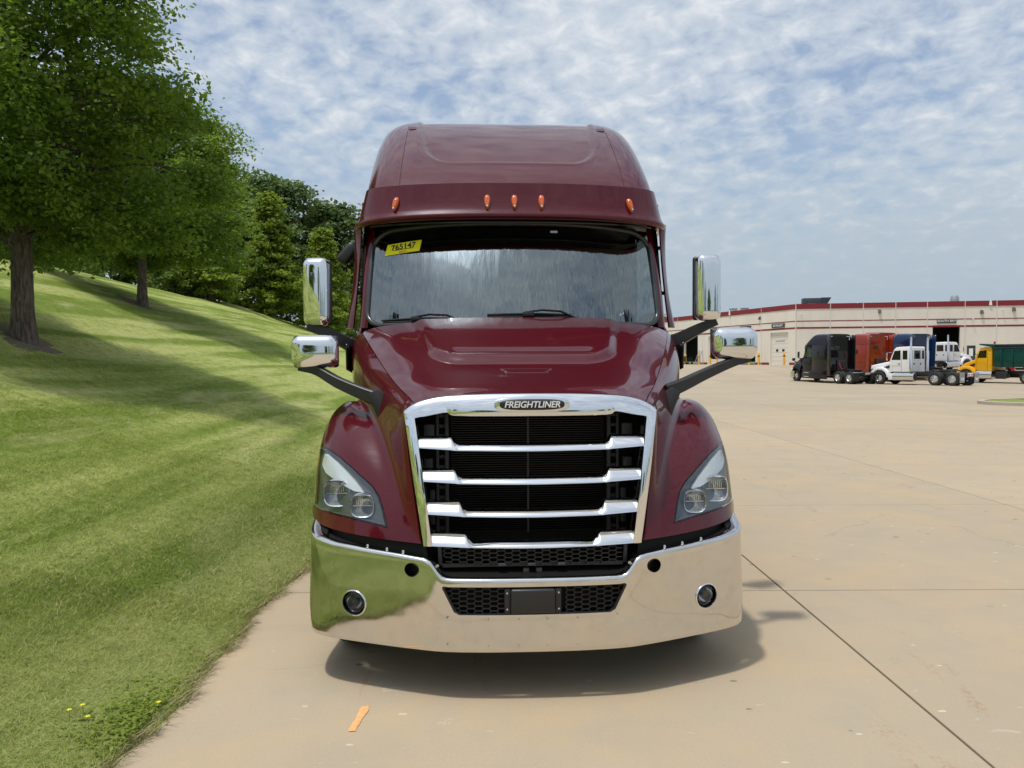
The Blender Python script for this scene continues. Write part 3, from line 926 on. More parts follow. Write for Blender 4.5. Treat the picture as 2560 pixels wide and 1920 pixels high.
for sgn, nm in ((1, 'headlight'), (-1, 'headlight')):
    hl = bpy.data.objects.new('headlight', None); link(hl, truck)
    hl['label'] = 'swept headlight on the truck\'s side ' + ('by the concrete lot' if sgn > 0 else 'by the lawn')
    f_ = (lambda m_: m_) if sgn > 0 else mirrored
    mk('lens', f_(lens), 'lens', hl); mk('lamp_housing', f_(house), 'housing', hl); mk('daytime_light', f_(drl), 'drl_white', hl)
    mk('side_marker', f_(amb), 'amber_dark', hl)
    for bw, rg, pr, rb in lampsA:
        mk('reflector_bowl', f_(bw), 'bowl', hl); mk('bezel', f_(rg), 'chrome', hl); mk('projector', f_(pr), 'lens', hl); mk('lens_ribs', f_(rb), 'chrome', hl)
# ---- grille
def yg(x, z):
    t = (z-.8)/.8
    return .10+.8*(.03*t+.123*max(t, 0)**3)+.13*x*x
outer = [(.593,.806),(.640,1.12),(.682,1.40),(.700,1.505),(.697,1.530),(.645,1.566),(.575,1.590),(.48,1.606),(.30,1.616),(.15,1.619),(0,1.620)]
inner = [(.541,.806),(.583,1.12),(.622,1.40),(.634,1.476),(.628,1.487),(.575,1.496),(.52,1.507),(.463,1.515),(.415,1.499),(.15,1.496),(0,1.496)]
oc, ic = cr(outer, 5), cr(inner, 5)
m = MB()
def full(half): return [(-x, z) for x, z in half]+[(x, z) for x, z in half[::-1][1:]]
of, inf = full(oc), full(ic)
rows = []
for (t, d) in ((-.0, .10), (0.0, .0), (.02, -.009), (.06, -.014), (.5, -.018), (.93, -.014), (.98, -.009), (1.0, .0), (1.0, .10)):
    rr = []
    for (ox, oz), (ix, iz) in zip(of, inf):
        x, z = ox+(ix-ox)*t, oz+(iz-oz)*t
        rr.append((x, yg(x, z)+d, z))
    rows.append(rr)
m.grid(rows)
sur = m.obj('grille_surround', 'chrome', truck, ang=50)
BARS = [((.621,1.387,1.326),(.440,1.388),(.400,1.349),(1.347,1.308)), ((.600,1.213,1.148),(.421,1.213),(.380,1.172),(1.170,1.132)), ((.573,1.041,.973),(.395,1.041),(.355,.997),(.995,.957)), ((.547,.873,.803),(.362,.868),(.320,.825),(.828,.792))]
for (xe, zt, zb), (xa, za), (xb, zb2), (zc_t, zc_b) in BARS:
    m = MB()
    xs = [-xe, -xe+.01]+list(np.linspace(-xa-.02, -xa, 3))+list(np.linspace(-xa, -xb, 6))[1:]+list(np.linspace(-xb, xb, 21))[1:]+list(np.linspace(xb, xa, 6))[1:]+[xa+.01, xa+.02, xe-.01, xe]
    rows = []
    for x in xs:
        ax = abs(x)
        top = interp(ax, [0, xb*.6, xb, xb+.3*(xa-xb), xa-.1*(xa-xb), xa, xe], [zc_t, zc_t+.001, zb2, zb2+.008, za-.004, za, zt])
        bot = interp(ax, [0, xb*.6, xb, xe], [zc_b, zc_b+.002, zc_b+.004, zb])
        h_ = top-bot
        prof = [(.06, 1.0), (.026, 1.0), (.017, .96), (.004, .68), (-.009, .38), (-.018, .15), (-.018, .05), (-.010, 0.0), (.05, 0.0)]
        rows.append([(x, yg(x, bot+h_*.5)+.012+d+(0.022*(t-.4) if h_ > .045 else 0), bot+h_*t) for d, t in prof])
    m.grid(rows)
    m.obj('grille_bar', 'chrome', truck, ang=55)
# badge
bd = mk('badge', None or MB().lathe([(.001, -.012), (.190, -.012), (.200, -.010), (.206, -.002), (.206, .012)], (0, 0, 0), 'Y', 48, sup=3.0).mesh('badge', ang=50), 'chrome', truck)
bd.data.transform(Matrix.Diagonal((1, 1, .205, 1)))
bd.location = (0, yg(0, 1.56)-.020, 1.561)
bf = MB().lathe([(.001, 0), (.174, 0), (.177, .002), (.177, .01)], (0, 0, 0), 'Y', 48, sup=3.2).mesh('bface', ang=50)
bf.transform(Matrix.Diagonal((1, 1, .170, 1)))
mk('badge_face', bf, 'black_plastic', bd, (0, -.015, 0))
tm = text_mesh('FREIGHTLINER', .0475, .0009, .22, .0015, .98)
tm.transform(Matrix.Rotation(R(90), 4, 'X')); 
mk('badge_lettering', tm, 'white_letter', bd, (0, -.0172, -.001))
# radiator behind the bars
rad = MB().box((0, .62, 1.15), (1.36, .10, .86)).obj('radiator', 'black_void', truck, smooth=False)
m = MB()
for i in range(52):
    m.box((0, .545, .80+i*.0135), (.90, .03, .0035), rx=R(12))
fo = m.obj('radiator_fins', 'fin_metal', rad, smooth=False); fo['kind'] = 'stuff'
MB().box((0, .525, 1.15), (.012, .02, .72)).obj('centre_rib', 'black_plastic', rad, smooth=False)
for s_ in (-1, 1):
    m = MB().box((s_*.475, .51, 1.15), (.022, .05, .74)); m.box((s_*.53, .53, 1.15), (.018, .05, .74))
    for i in range(12): m.box((s_*.503, .53, .82+i*.06), (.04, .03, .02))
    m.box((s_*.575, .47, 1.40), (.06, .05, .07)); m.box((s_*.58, .48, 1.17), (.05, .05, .13)); m.box((s_*.56, .50, .95), (.03, .05, .2))
    m.obj('radiator_bracket', 'grey_plastic', rad, bevel=.003)
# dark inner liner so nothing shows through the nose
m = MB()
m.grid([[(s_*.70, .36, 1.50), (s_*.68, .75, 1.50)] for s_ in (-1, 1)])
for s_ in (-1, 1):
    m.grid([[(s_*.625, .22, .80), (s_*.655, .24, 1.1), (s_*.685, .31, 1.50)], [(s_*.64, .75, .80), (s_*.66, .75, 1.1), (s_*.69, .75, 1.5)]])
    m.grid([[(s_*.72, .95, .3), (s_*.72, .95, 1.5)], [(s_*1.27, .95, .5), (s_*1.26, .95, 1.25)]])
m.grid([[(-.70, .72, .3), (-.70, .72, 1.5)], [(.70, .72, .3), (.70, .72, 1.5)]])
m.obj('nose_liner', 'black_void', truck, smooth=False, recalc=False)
# ---- bumper
prof = cr([(0, .0), (.25, .006), (.47, .028), (.62, .072), (.80, .142), (1.00, .228), (1.13, .292), (1.222, .364), (1.270, .47), (1.286, .66), (1.280, .95)], 7)
def ztop(x, y):
    if y > .36 and x > 1.15: return interp(y, [.36, .45, .60, .95], [.815, .835, .87, .875])
    return interp(x, [0, .455, .485, .505, .555, .585, .61, .72, .9, 1.1, 1.2], [.655, .655, .659, .672, .738, .752, .757, .768, .781, .798, .815])
cols = []
for i, (x, y) in enumerate(prof):
    a, b = prof[max(i-1, 0)], prof[min(i+1, len(prof)-1)]
    tx, ty = b[0]-a[0], b[1]-a[1]
    L_ = math.hypot(tx, ty); nx, ny = -ty/L_, tx/L_          # inward
    if i == 0: nx, ny = 0, 1
    zt = ztop(x, y); zb = .266+.06*sstep(.60, .95, y)*(x > 1.2)
    col = []
    lip = .385
    zs = [zb, zb+.008, zb+.025, zb+.05, zb+.075, lip-.02, lip, lip+.025]+list(np.linspace(lip+.06, zt-.02, 9))+[zt-.014, zt-.005, zt, zt, zt-.003]
    offs = []
    for k_, z in enumerate(zs):
        t = max(0, (lip+.02-z)/(lip+.02-zb)) if z < lip+.02 else 0
        offs.append(.005*t**1.6+.012*((z-.4)/.4 if z > .4 else 0))
    n_ = len(zs)
    offs[0] += .004; offs[-5] += .001; offs[-4] += .006; offs[-3] += .016; offs[-2] += .030; offs[-1] += .055
    cols.append([(x+nx*o, y+ny*o, z) for o, z in zip(offs, zs)])
allc = [[(-x, y, z) for x, y, z in c_] for c_ in cols[::-1]][:-1]+cols
bme = MB().grid(allc).mesh('bumper', ang=None)
bsol = solid(bme, 0.006, -1.0)
def circ(x, z, r_, n=40): return [(x+r_*math.cos(2*math.pi*i/n), z+r_*math.sin(2*math.pi*i/n)) for i in range(n)]
cuts = []
for s_ in (-1, 1):
    cuts.append(MB().prism(circ(s_*.980, .478, .066), -.2, .75).mesh('c', smooth=False))
    cuts.append(MB().prism(circ(s_*.655, .690, .036), -.2, .4).mesh('c', smooth=False))
OPEN = [(-.483, .612), (.483, .612), (.487, .604), (.425, .482), (.400, .466), (-.400, .466), (-.425, .482), (-.487, .604)]
cuts.append(MB().prism(OPEN, -.2, .25).mesh('c', smooth=False))
bcut = boolean(bsol, cuts)
bumper = mk('bumper', fin(bcut, True, 38), 'chrome_bumper', truck)
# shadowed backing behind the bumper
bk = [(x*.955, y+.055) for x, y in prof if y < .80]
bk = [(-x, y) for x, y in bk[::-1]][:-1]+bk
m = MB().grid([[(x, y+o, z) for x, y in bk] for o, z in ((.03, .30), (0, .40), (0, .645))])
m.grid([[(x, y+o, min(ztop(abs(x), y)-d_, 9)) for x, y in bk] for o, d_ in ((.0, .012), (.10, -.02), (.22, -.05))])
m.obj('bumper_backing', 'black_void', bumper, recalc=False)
# honeycomb
def honey(x0, x1, z0, z1, y0, inside, pw=.0405, ph=.0262):
    m = MB()
    a = pw*.30; seen = set()
    nx_, nz_ = int((x1-x0)/pw)+2, int((z1-z0)/ph)+2
    for i in range(nx_):
        for j in range(nz_):
            cx_ = x0+i*pw; cz_ = z0+j*ph+(ph/2 if i % 2 else 0)
            hx = [(cx_-pw*.66, cz_), (cx_-pw*.34, cz_+ph/2), (cx_+pw*.34, cz_+ph/2), (cx_+pw*.66, cz_), (cx_+pw*.34, cz_-ph/2), (cx_-pw*.34, cz_-ph/2)]
            for q in range(6):
                p_, r__ = hx[q], hx[(q+1) % 6]
                mid = ((p_[0]+r__[0])/2, (p_[1]+r__[1])/2)
                ke = (round(mid[0], 3), round(mid[1], 3))
                if ke in seen or not inside(*mid): continue
                seen.add(ke)
                m.bar((p_[0], y0(p_[0]), p_[1]), (r__[0], y0(r__[0]), r__[1]), .016, .0042, (0, 0, 1) if abs(p_[1]-r__[1]) < .002 else (0, -1, 0)) if abs(p_[1]-r__[1]) < .002 else m.bar((p_[0], y0(p_[0]), p_[1]), (r__[0], y0(r__[0]), r__[1]), .0042, .016, (0, 1, 0))
    return m
def py(x): return interp(abs(x), [p[0] for p in prof[:50]], [p[1] for p in prof[:50]])
def in_open(x, z):
    return .470 < z < .610 and abs(x) < interp(z, [.466, .482, .604], [.398, .42, .482]) and abs(x) > .165
m = honey(-.50, .50, .455, .63, lambda x: py(x)+.030, in_open)
ms_ = m.obj('lower_mesh', 'black_plastic', bumper, smooth=False); ms_['kind'] = 'stuff'
m = MB()
oo = OPEN+[OPEN[0]]
m.grid([[(x*1.006, py(x)+.002, .539+(z-.539)*1.02) for x, z in OPEN], [(x*.975, py(x)+.004, .539+(z-.539)*.94) for x, z in OPEN], [(x*.97, py(x)+.05, .539+(z-.539)*.93) for x, z in OPEN]], close=True)
m.obj('opening_rim', 'black_gloss', bumper, ang=30)
# plate-sized black cover in the opening
pl_ = mk('radar_cover', rbox((-.012, .016, .538), (.235, .05, .128), .012, 3), 'black_plastic', bumper)
for s_ in (-1, 1):
    MB().box((-.012+s_*.134, .026, .538), (.032, .03, .128)).obj('cover_flange', 'black_plastic', pl_, bevel=.004)
    for z in (.495, .58):
        MB().lathe([(.001, -.004), (.005, -.004), (.006, 0)], (-.012+s_*.136, .010, z), 'Y', 10).obj('screw', 'steel', pl_)
# mesh strip under the grille
def strip_y(x): return .115+.12*x*x
m = honey(-.50, .50, .695, .80, strip_y, lambda x, z: .70 < z < .795 and abs(x) < .475+.10*(z-.70), .0405, .024)
ms2 = m.obj('upper_mesh', 'black_plastic', truck, smooth=False); ms2['kind'] = 'stuff'
m = MB()
for (a, b) in (((-.49, .698), (.49, .698)), ((-.50, .70), (-.505, .80)), ((.50, .70), (.505, .80))):
    m.bar((a[0], strip_y(a[0]), a[1]), (b[0], strip_y(b[0]), b[1]), .012, .02)
m.obj('mesh_frame', 'black_plastic', ms2, smooth=False)
for s_ in (-1, 0.0, 1):
    MB().box((s_*.16-.01, .11, .706), (.04, .02, .014)).obj('mesh_clip', 'grey_plastic', ms2, bevel=.002)
for s_ in (-1, 1):
    MB().box((s_*.035-.005, .13, .668), (.032, .03, .028)).obj('latch_hook', 'grey_plastic', bumper, bevel=.003)
    MB().lathe([(.001, -.004), (.008, -.003), (.009, .003)], (s_*.515, .085, .712), 'Y', 12).obj('ledge_bolt', 'steel', bumper)
    for x in (.70, .79, .90) if s_ < 0 else (.72, .83, .95):
        y = py(x)+.035
        MB().lathe([(.001, .020), (.006, .018), (.009, .010), (.007, .002), (.010, 0)], (s_*x, y, ztop(x, 0)+.002), 'Z', 12).obj('rivet', 'chrome', bumper)
    for x in (.075, .235, .45):
        for z in ((.445, .303) if x < .4 else (.455, .312)):
            MB().lathe([(.0045, -.0005), (.0045, .010), (.001, .010)], (s_*x-.012, py(x)-.002+(.004 if z < .35 else .0), z), 'Y', 10).obj('bolt_hole', 'black_void', bumper)
# fog lamps and tow holes
for s_ in (-1, 1):
    x, z = s_*.980, .478
    yy = py(.98)+.008
    slope = s_*.50
    fg = bpy.data.objects.new('fog_lamp', None); link(fg, bumper)
    def warp(me_):
        for v in me_.vertices: v.co.y += (v.co.x-x)*slope
        me_.update(); return me_
    mk('fog_ring', warp(MB().lathe([(.064, .012), (.063, -.002), (.0655, -.008), (.070, -.008), (.073, -.003), (.073, .004)], (x, yy, z), 'Y', 40).mesh('r', ang=60)), 'chrome', fg)
    mk('fog_cup', warp(MB().lathe([(.066, -.002), (.060, .03), (.050, .055), (.001, .065)], (x, yy, z), 'Y', 32).mesh('r')), 'black_gloss', fg)
    mk('fog_reflector', MB().lathe([(.040, .0), (.034, .018), (.02, .032), (.001, .036)], (x, yy+.022, z), 'Y', 24).mesh('r'), 'alloy', fg)
    mk('fog_bulb', MB().lathe([(.012, .03), (.012, .0), (.009, -.006), (.001, -.007)], (x, yy+.028, z), 'Y', 16).mesh('r'), 'grey_plastic', fg)
    mk('fog_lens', warp(MB().lathe([(.062, .004), (.05, -.006), (.03, -.011), (.001, -.013)], (x, yy+.012, z), 'Y', 32).mesh('r', ang=80)), 'lens', fg)
    mk('tow_hole', warp(MB().lathe([(.0365, -.002), (.0365, .05), (.001, .05)], (s_*.655, py(.655)+.006-(s_*.655-x)*slope, .690), 'Y', 28).mesh('r')), 'black_void', bumper)
    # fender-bottom ledge
    m = MB().grid([[(s_*.58, .15, .815), (s_*.80, .23, .822), (s_*1.05, .37, .835), (s_*1.20, .54, .845), (s_*1.25, .66, .855)],
                   [(s_*.56, .13, .70), (s_*.76, .20, .745), (s_*1.00, .33, .765), (s_*1.15, .47, .785), (s_*1.20, .62, .80)]])
    m.obj('bumper_ledge', 'black_void', bumper, recalc=False)
# ---- windshield
def ws_pt(x, v):
    ax = abs(x)/1.12
    yb, yt = 1.600+.34*ax**2.3, 2.045+.24*ax**2.3
    zb, zt = 2.070-.005*ax**2, 2.868-.05*ax**3
    b = math.sin(math.pi*v)
    return (x, yb+(yt-yb)*v-.018*b, zb+(zt-zb)*v+.010*b)
def ws_half(v):
    w = 1.128-.022*v
    d = min(v, 1-v)*.90
    r_ = .13 if v < .5 else .17
    if d < r_: w -= r_*(1-math.sqrt(max(0, 1-((r_-d)/r_)**2)))
    return w
vv = [0, .004, .012, .025, .045, .075, .11, .15]+list(np.linspace(.2, .8, 13))+[.84, .88, .915, .945, .968, .985, .996, 1.0]
rows = [[ws_pt(ws_half(v)*t, v) for t in np.linspace(-1, 1, 49)] for v in vv]
wme = MB().grid(rows).mesh('ws', ang=None)
ws = mk('windshield', wme, 'windshield', truck)
# gasket ring
outl = [ws_pt(-ws_half(v), v) for v in vv]+[ws_pt(ws_half(1)*t, 1) for t in np.linspace(-1, 1, 25)][1:-1]+[ws_pt(ws_half(v), v) for v in vv[::-1]]+[ws_pt(ws_half(0)*t, 0) for t in np.linspace(1, -1, 25)][1:-1]
out2 = [outl[0]]
for p in outl[1:]:
    if (Vector(p)-Vector(out2[-1])).length > .012: out2.append(p)
m = MB(); out2.append(out2[0]); m.tube(out2, .021, 8)
m.obj('windshield_gasket', 'gasket', ws, ang=60)
# sticker on the glass, with its number
def ws_at(x, z):
    v = (z-2.07)/.79
    return Vector(ws_pt(x, v))
st = MB()
cs = [(-1.005, 2.636), (-.728, 2.650), (-.712, 2.744), (-.985, 2.733)]
gr = []
for b in np.linspace(0, 1, 4):
    row = []
    for a in np.linspace(0, 1, 9):
        x = (cs[0][0]*(1-a)+cs[1][0]*a)*(1-b)+(cs[3][0]*(1-a)+cs[2][0]*a)*b
        z = (cs[0][1]*(1-a)+cs[1][1]*a)*(1-b)+(cs[3][1]*(1-a)+cs[2][1]*a)*b
        p = ws_at(x, z); row.append((p.x, p.y-.006, p.z-.002))
    gr.append(row)
sto = MB().grid(gr).obj('stock_sticker', 'yellow_paper', ws)
def lay_text(s_, size, cx_, cz_, mat, tilt, bold=0.0):
    t = text_mesh(s_, size, bold, 0, 0.0004)
    t.transform(Matrix.Rotation(R(90), 4, 'X')); t.transform(Matrix.Rotation(R(-tilt), 4, 'Y'))
    for v in t.vertices:
        p = ws_at(v.co.x+cx_, v.co.z+cz_)
        v.co = (p.x, p.y-.0095+v.co.y, p.z-.002)
    t.update()
    return mk('sticker_text', t, mat, sto)
lay_text('765147', .066, -.857, 2.702, 'ink', 3.0, .0012)
lay_text('READY', .020, -.860, 2.656, 'ink_red', 3.0)
m = MB(); a, b = ws_at(-.935, 2.672), ws_at(-.780, 2.680)
m.bar((a.x, a.y-.0095, a.z), (b.x, b.y-.0095, b.z), .0012, .0035); m.obj('sticker_rule', 'ink', sto, smooth=False)
MB().box((.315, 2.02, 2.80), (.055, .004, .016)).obj('glass_tag', 'galvanised', ws, smooth=False, loc=(0, -.012, 0))
# ---- interior
def inside(name, m, mat='interior', **k): return m.obj(name, mat, truck, **k)
m = MB().grid([[(x, y0+.25*abs(x)**2, z) for x in np.linspace(-1.08, 1.08, 13)] for y0, z in ((1.62, 2.045), (1.85, 2.06), (2.02, 2.05), (2.10, 1.95), (2.12, 1.55))])
inside('dashboard', m, ang=60)
m = MB().lathe([(.215, -.012), (.232, 0), (.215, .012), (.198, 0), (.215, -.012)], (0, 0, 0), 'Z', 32)
for t in (0.3, 2.85, 4.71): m.bar((0, 0, 0), (.21*math.cos(t), .21*math.sin(t), 0), .03, .012)
sw = inside('steering_wheel', m, 'interior'); sw.location = (.56, 2.12, 2.12); sw.rotation_euler = (R(-38), 0, 0)
for s_ in (-1, 1):
    so = bpy.data.objects.new('seat', None); link(so, truck)
    mk('seat_cushion', rbox((s_*.56, 2.65, 1.60), (.5, .5, .16), .05), 'seat', so)
    mk('seat_back', rbox((s_*.56, 2.92, 2.02), (.5, .16, .78), .06), 'seat', so)
    mk('headrest', rbox((s_*.56, 2.94, 2.50), (.28, .10, .18), .04), 'seat', so)
m = MB().box((0, 3.12, 2.0), (2.24, .04, 1.9)); m.box((0, 2.5, 1.15), (2.24, 1.3, .05)); m.box((0, 2.72, 2.93), (2.2, .9, .04))
inside('cab_lining', m, smooth=False)
# ---- cab sides, A pillars, doors
for s_ in (-1, 1):
    f_ = 1 if s_ > 0 else -1
    rows = []
    for v in np.linspace(-.02, 1.02, 14):
        p = ws_pt(1.128-.022*v, min(max(v, 0), 1)); z = 2.07+.80*v
        rows.append([(s_*(p[0]-.008), p[1]-.004, z), (s_*(p[0]+.030), p[1]+.004, z), (s_*(p[0]+.056), p[1]+.035, z), (s_*(p[0]+.064), p[1]+.10, z), (s_*(p[0]+.064), p[1]+.20, z)])
    MB().grid(rows, flip=s_ < 0).obj('pillar', PM, truck, ang=60)
    side = [(1.80, 1.00), (3.30, 1.00), (3.30, 3.02), (2.30, 3.02), (2.26, 2.86), (2.02, 2.10), (1.80, 2.02)]
    body = [(1.80, 1.0), (1.80, 1.98), (2.08, 2.02), (2.08, 1.98)]
    m = MB().prism([(1.76, .98), (3.08, .98), (3.08, 2.06), (1.98, 2.06), (1.80, 1.98)], s_*1.165, s_*1.185, 'X')
    dr = m.obj('door', PM, truck, bevel=.006)
    win = [(2.06, 2.08), (2.98, 2.08), (2.98, 2.80), (2.42, 2.80), (2.30, 2.72)]
    m = MB()
    fo_ = [(2.00, 2.062), (3.075, 2.062), (3.075, 2.92), (2.33, 2.92), (2.25, 2.80)]
    cxm, czm = 2.6, 2.45
    wi = [(cxm+(y-cxm)*.90, czm+(z-czm)*.88) for y, z in fo_]
    m.grid([[(s_*1.187, y, z) for y, z in fo_], [(s_*1.187, y, z) for y, z in wi], [(s_*1.165, y, z) for y, z in wi]], close=True)
    m.obj('window_frame', 'black_gloss', dr, smooth=False)
    MB().add([(s_*1.174, y, z) for y, z in wi], [tuple(range(5))]).obj('side_window', 'side_glass', dr, smooth=False, recalc=False)
    mk('door_handle', rbox((s_*1.20, 2.88, 1.72), (.03, .18, .06), .012, 2), 'black_plastic', dr)
    m = MB().box((s_*1.175, 3.085, 2.0), (.02, .012, 2.1)); m.obj('door_seal', 'black_void', truck, smooth=False)
    # sleeper wall
    m = MB().prism([(3.10, .98), (4.98, .98), (4.98, 3.14), (3.10, 3.14)], s_*1.17, s_*1.192, 'X')
    slp = m.obj('sleeper_wall', PM, truck, bevel=.006)
    mk('sleeper_window', rbox((s_*1.195, 3.75, 2.45), (.01, .30, .42), .004, 2), 'black_gloss', slp)
    MB().box((s_*1.194, 4.1, 1.55), (.006, 1.1, .02)).obj('body_line', 'black_gloss', slp, smooth=False)
    MB().box((s_*1.19, 2.68, 2.99), (.022, .82, .16)).obj('roof_rail', PM, truck, bevel=.005)
    # skirts, steps, tank fairing
    m = MB().prism([(1.92, .30), (5.0, .30), (5.0, .97), (1.86, .97), (1.86, .60)], s_*1.16, s_*1.20, 'X')
    sk = m.obj('side_skirt', PM, truck, bevel=.012)
    for z in (.45, .78):
        MB().box((s_*1.205, 2.45, z), (.012, .62, .06)).obj('step', 'alloy', sk, bevel=.006)
    # side extender behind the sleeper
    rows = [[(s_*(1.195+.05*sstep(4.98, 5.4, y)), y, z) for y in np.linspace(4.99, 5.42, 6)] for z in np.linspace(.62, 3.98, 8)]
    me_ = evaluated(MB().grid(rows).mesh('ext', recalc=True), [('SOLIDIFY', dict(thickness=.02, offset=0))])
    ex = mk('side_extender', me_, PM, truck)
    MB().box((s_*1.245, 5.43, 2.30), (.028, .05, 3.36)).obj('extender_edge', 'black_plastic', ex, bevel=.01)
    # wind deflector beside the pillar
    zz = np.linspace(2.06, 2.90, 12)
    rows = []
    for z in zz:
        t = (z-2.06)/.84
        xo = 1.236+.066*(1-t)**1.5
        wdt = .035+.10*math.sin(math.pi*min(t*.9+.06, 1))
        y0 = 2.16+.05*t
        rows.append([(s_*(xo-.042), y0+.0, z), (s_*(xo-.005), y0+wdt*.4, z), (s_*(xo+.018), y0+wdt*1.0, z), (s_*(xo+.022), y0+wdt*1.7, z)])
    me_ = evaluated(MB().grid(rows).mesh('dfl'), [('SOLIDIFY', dict(thickness=.014, offset=0))])
    df = mk('wind_deflector', fin(me_, True, 50), PM, truck)
    for z in (2.35, 2.72):
        MB().bar((s_*1.17, 2.32, z), (s_*1.26, 2.30, z), .03, .03).obj('deflector_bracket', 'black_plastic', df, bevel=.004)
# rear wall of the sleeper
rw = MB().box((0, 4.985, 2.05), (2.36, .03, 2.16)).obj('sleeper_back', PM, truck, smooth=False)
MB().prism([(-1.18, 3.13), (1.18, 3.13), (1.17, 3.55), (1.12, 3.84), (1.02, 3.96), (.80, 4.02), (-.80, 4.02), (-1.02, 3.96), (-1.12, 3.84), (-1.17, 3.55)], 4.97, 4.995).obj('roof_back', PM, truck, smooth=False)
for s_ in (-1, 1):
    m = MB().box((s_*.86, 5.004, 3.86), (.30, .006, .05)); m.box((s_*.985, 5.004, 3.72), (.05, .006, .33))
    m.obj('reflective_tape', 'reflector', rw, smooth=False)
mk('back_vent', rbox((.25, 5.01, 2.9), (.5, .05, .3), .02), 'black_plastic', rw)
m = MB().box((-.2, 5.06, 1.5), (.9, .12, .8)); m.obj('hose_panel', 'black_plastic', rw, bevel=.02)
for x in (-.5, -.3, .1):
    MB().tube([(x, 5.12, 1.7), (x+.05, 5.35, 1.35), (x+.1, 5.6, 1.15), (x+.15, 5.9, 1.2)], .02, 6).obj('air_hose', 'red_lens' if x > 0 else 'black_plastic', rw)
# ---- visor over the windshield
def vis_curve(t):
    """plan of the visor's lower front edge, t 0 centre .. 1 end of the return"""
    P_ = [(0, 1.875), (.40, 1.895), (.78, 1.955), (1.02, 2.035), (1.135, 2.13), (1.195, 2.26), (1.215, 2.45)]
    return P_
vis = cr([(0, 1.845), (.30, 1.852), (.60, 1.885), (.86, 1.945), (1.05, 2.02), (1.170, 2.115), (1.228, 2.25), (1.250, 2.50)], 6)
cols = []
for i, (x, y) in enumerate(vis):
    a, b = vis[max(i-1, 0)], vis[min(i+1, len(vis)-1)]
    tx, ty = b[0]-a[0], b[1]-a[1]; L_ = math.hypot(tx, ty); nx, ny = (-ty/L_, tx/L_) if i else (0, 1)
    dz_ = -.02*(x/1.2)**4
    pr_ = [(.13, 3.150), (.062, 3.152), (.0615, 3.150), (.054, 3.12), (.040, 3.06), (.024, 3.00), (.008, 2.955), (-.006, 2.928), (-.019, 2.910), (-.024, 2.900), (-.022, 2.888), (-.012, 2.874), (.004, 2.867), (.035, 2.870)]
    cols.append([(x+nx*o, y+ny*o, z+dz_*(z < 3)) for o, z in pr_])
allc = [[(-x, y, z) for x, y, z in c_] for c_ in cols[::-1]][:-1]+cols
visor = MB().grid(allc).obj('sun_visor', PM, truck, ang=38)
cols = []
for i, (x, y) in enumerate(vis):
    a, b = vis[max(i-1, 0)], vis[min(i+1, len(vis)-1)]
    tx, ty = b[0]-a[0], b[1]-a[1]; L_ = math.hypot(tx, ty); nx, ny = (-ty/L_, tx/L_) if i else (0, 1)
    cols.append([(x+nx*o, y+ny*o, z) for o, z in ((.020, 2.869), (.05, 2.874), (.10, 2.885), (.18, 2.895), (.26, 2.88), (.34, 2.86))])
allc = [[(-x, y, z) for x, y, z in c_] for c_ in cols[::-1]][:-1]+cols
MB().grid(allc).obj('visor_underside', 'black_gloss', visor, ang=60)
bar_ = [(x*.965, y+.085, 2.862) for x, y in vis if y < 2.2]
bar_ = [(-x, y, z) for x, y, z in bar_[::-1]][:-1]+bar_
MB().tube(bar_, .012, 8).obj('visor_rail', 'black_gloss', visor)
def vis_y(x): return interp(abs(x), [p[0] for p in vis], [p[1] for p in vis])
for x in (-.905, -.205, 0, .205, .905):
    y = vis_y(x)+.018
    ml = MB()
    rr = []
    for (k_, h_) in ((0, 1.0), (.35, 1.0), (.75, .86), (1.0, .55)):
        rr.append([(0.0 + .023*h_*math.copysign(abs(math.cos(t))**.8, math.cos(t))*(1-.22*math.sin(t)*-1), -.026*k_+.004, .058*h_*math.sin(t)) for t in np.linspace(0, 2*math.pi, 21)[:-1]])
    ml.grid(rr, close=True); ml.add(rr[-1], [tuple(range(20))])
    lt = ml.obj('marker_light', 'amber', truck, ang=50)
    lt.location = (x, y-.004, 2.998)
    lt.rotation_euler = (R(-15), R(-9 if x > .5 else 9 if x < -.5 else 0)*-1*-1, math.atan((vis_y(abs(x)+.02)-vis_y(abs(x)-.02))/.04)*(1 if x > 0 else -1) if abs(x) > .01 else 0)
    mk('marker_lens', MB().lathe([(.001, -.006), (.007, -.005), (.009, 0)], (0, 0, 0), 'Y', 12).mesh('ml'), 'chrome', lt, (0, -.018, -.040))
    MB().lathe([(.026, 0), (.028, -.005), (.024, -.008)], (0, 0, 0), 'Y', 20).mesh('x')
# ---- roof fairing
V0 = [(0, 2.00, 3.135), (.40, 2.012, 3.135), (.78, 2.05, 3.135), (1.00, 2.11, 3.135), (1.115, 2.20, 3.135), (1.170, 2.36, 3.135), (1.190, 2.62, 3.135), (1.196, 2.95, 3.135)]
A0 = [(0, 3.42, 4.055), (.40, 3.42, 4.055), (.78, 3.40, 4.048), (.975, 3.36, 4.012), (1.105, 3.32, 3.915), (1.170, 3.28, 3.74), (1.192, 3.25, 3.48), (1.198, 3.25, 3.135)]
pf = [(0, 0), (.10, .16), (.25, .34), (.42, .53), (.60, .715), (.78, .875), (.92, .972), (1.0, 1.0)]
rows = []
for (ty, tz) in pf:
    r_ = []
    for a, b in zip(V0, A0):
        w = tz
        r_.append((a[0]+(b[0]-a[0])*w, a[1]+(b[1]-a[1])*ty, a[2]+(b[2]-a[2])*tz))
    rows.append(r_)
for y, dz_ in ((3.8, .02), (4.4, .02), (4.98, .0)):
    rows.append([(x, y, z+(dz_ if z > 3.5 else 0)) for x, _, z in A0])
rows = [[(-x, y, z) for x, y, z in r_[:0:-1]]+r_ for r_ in rows]
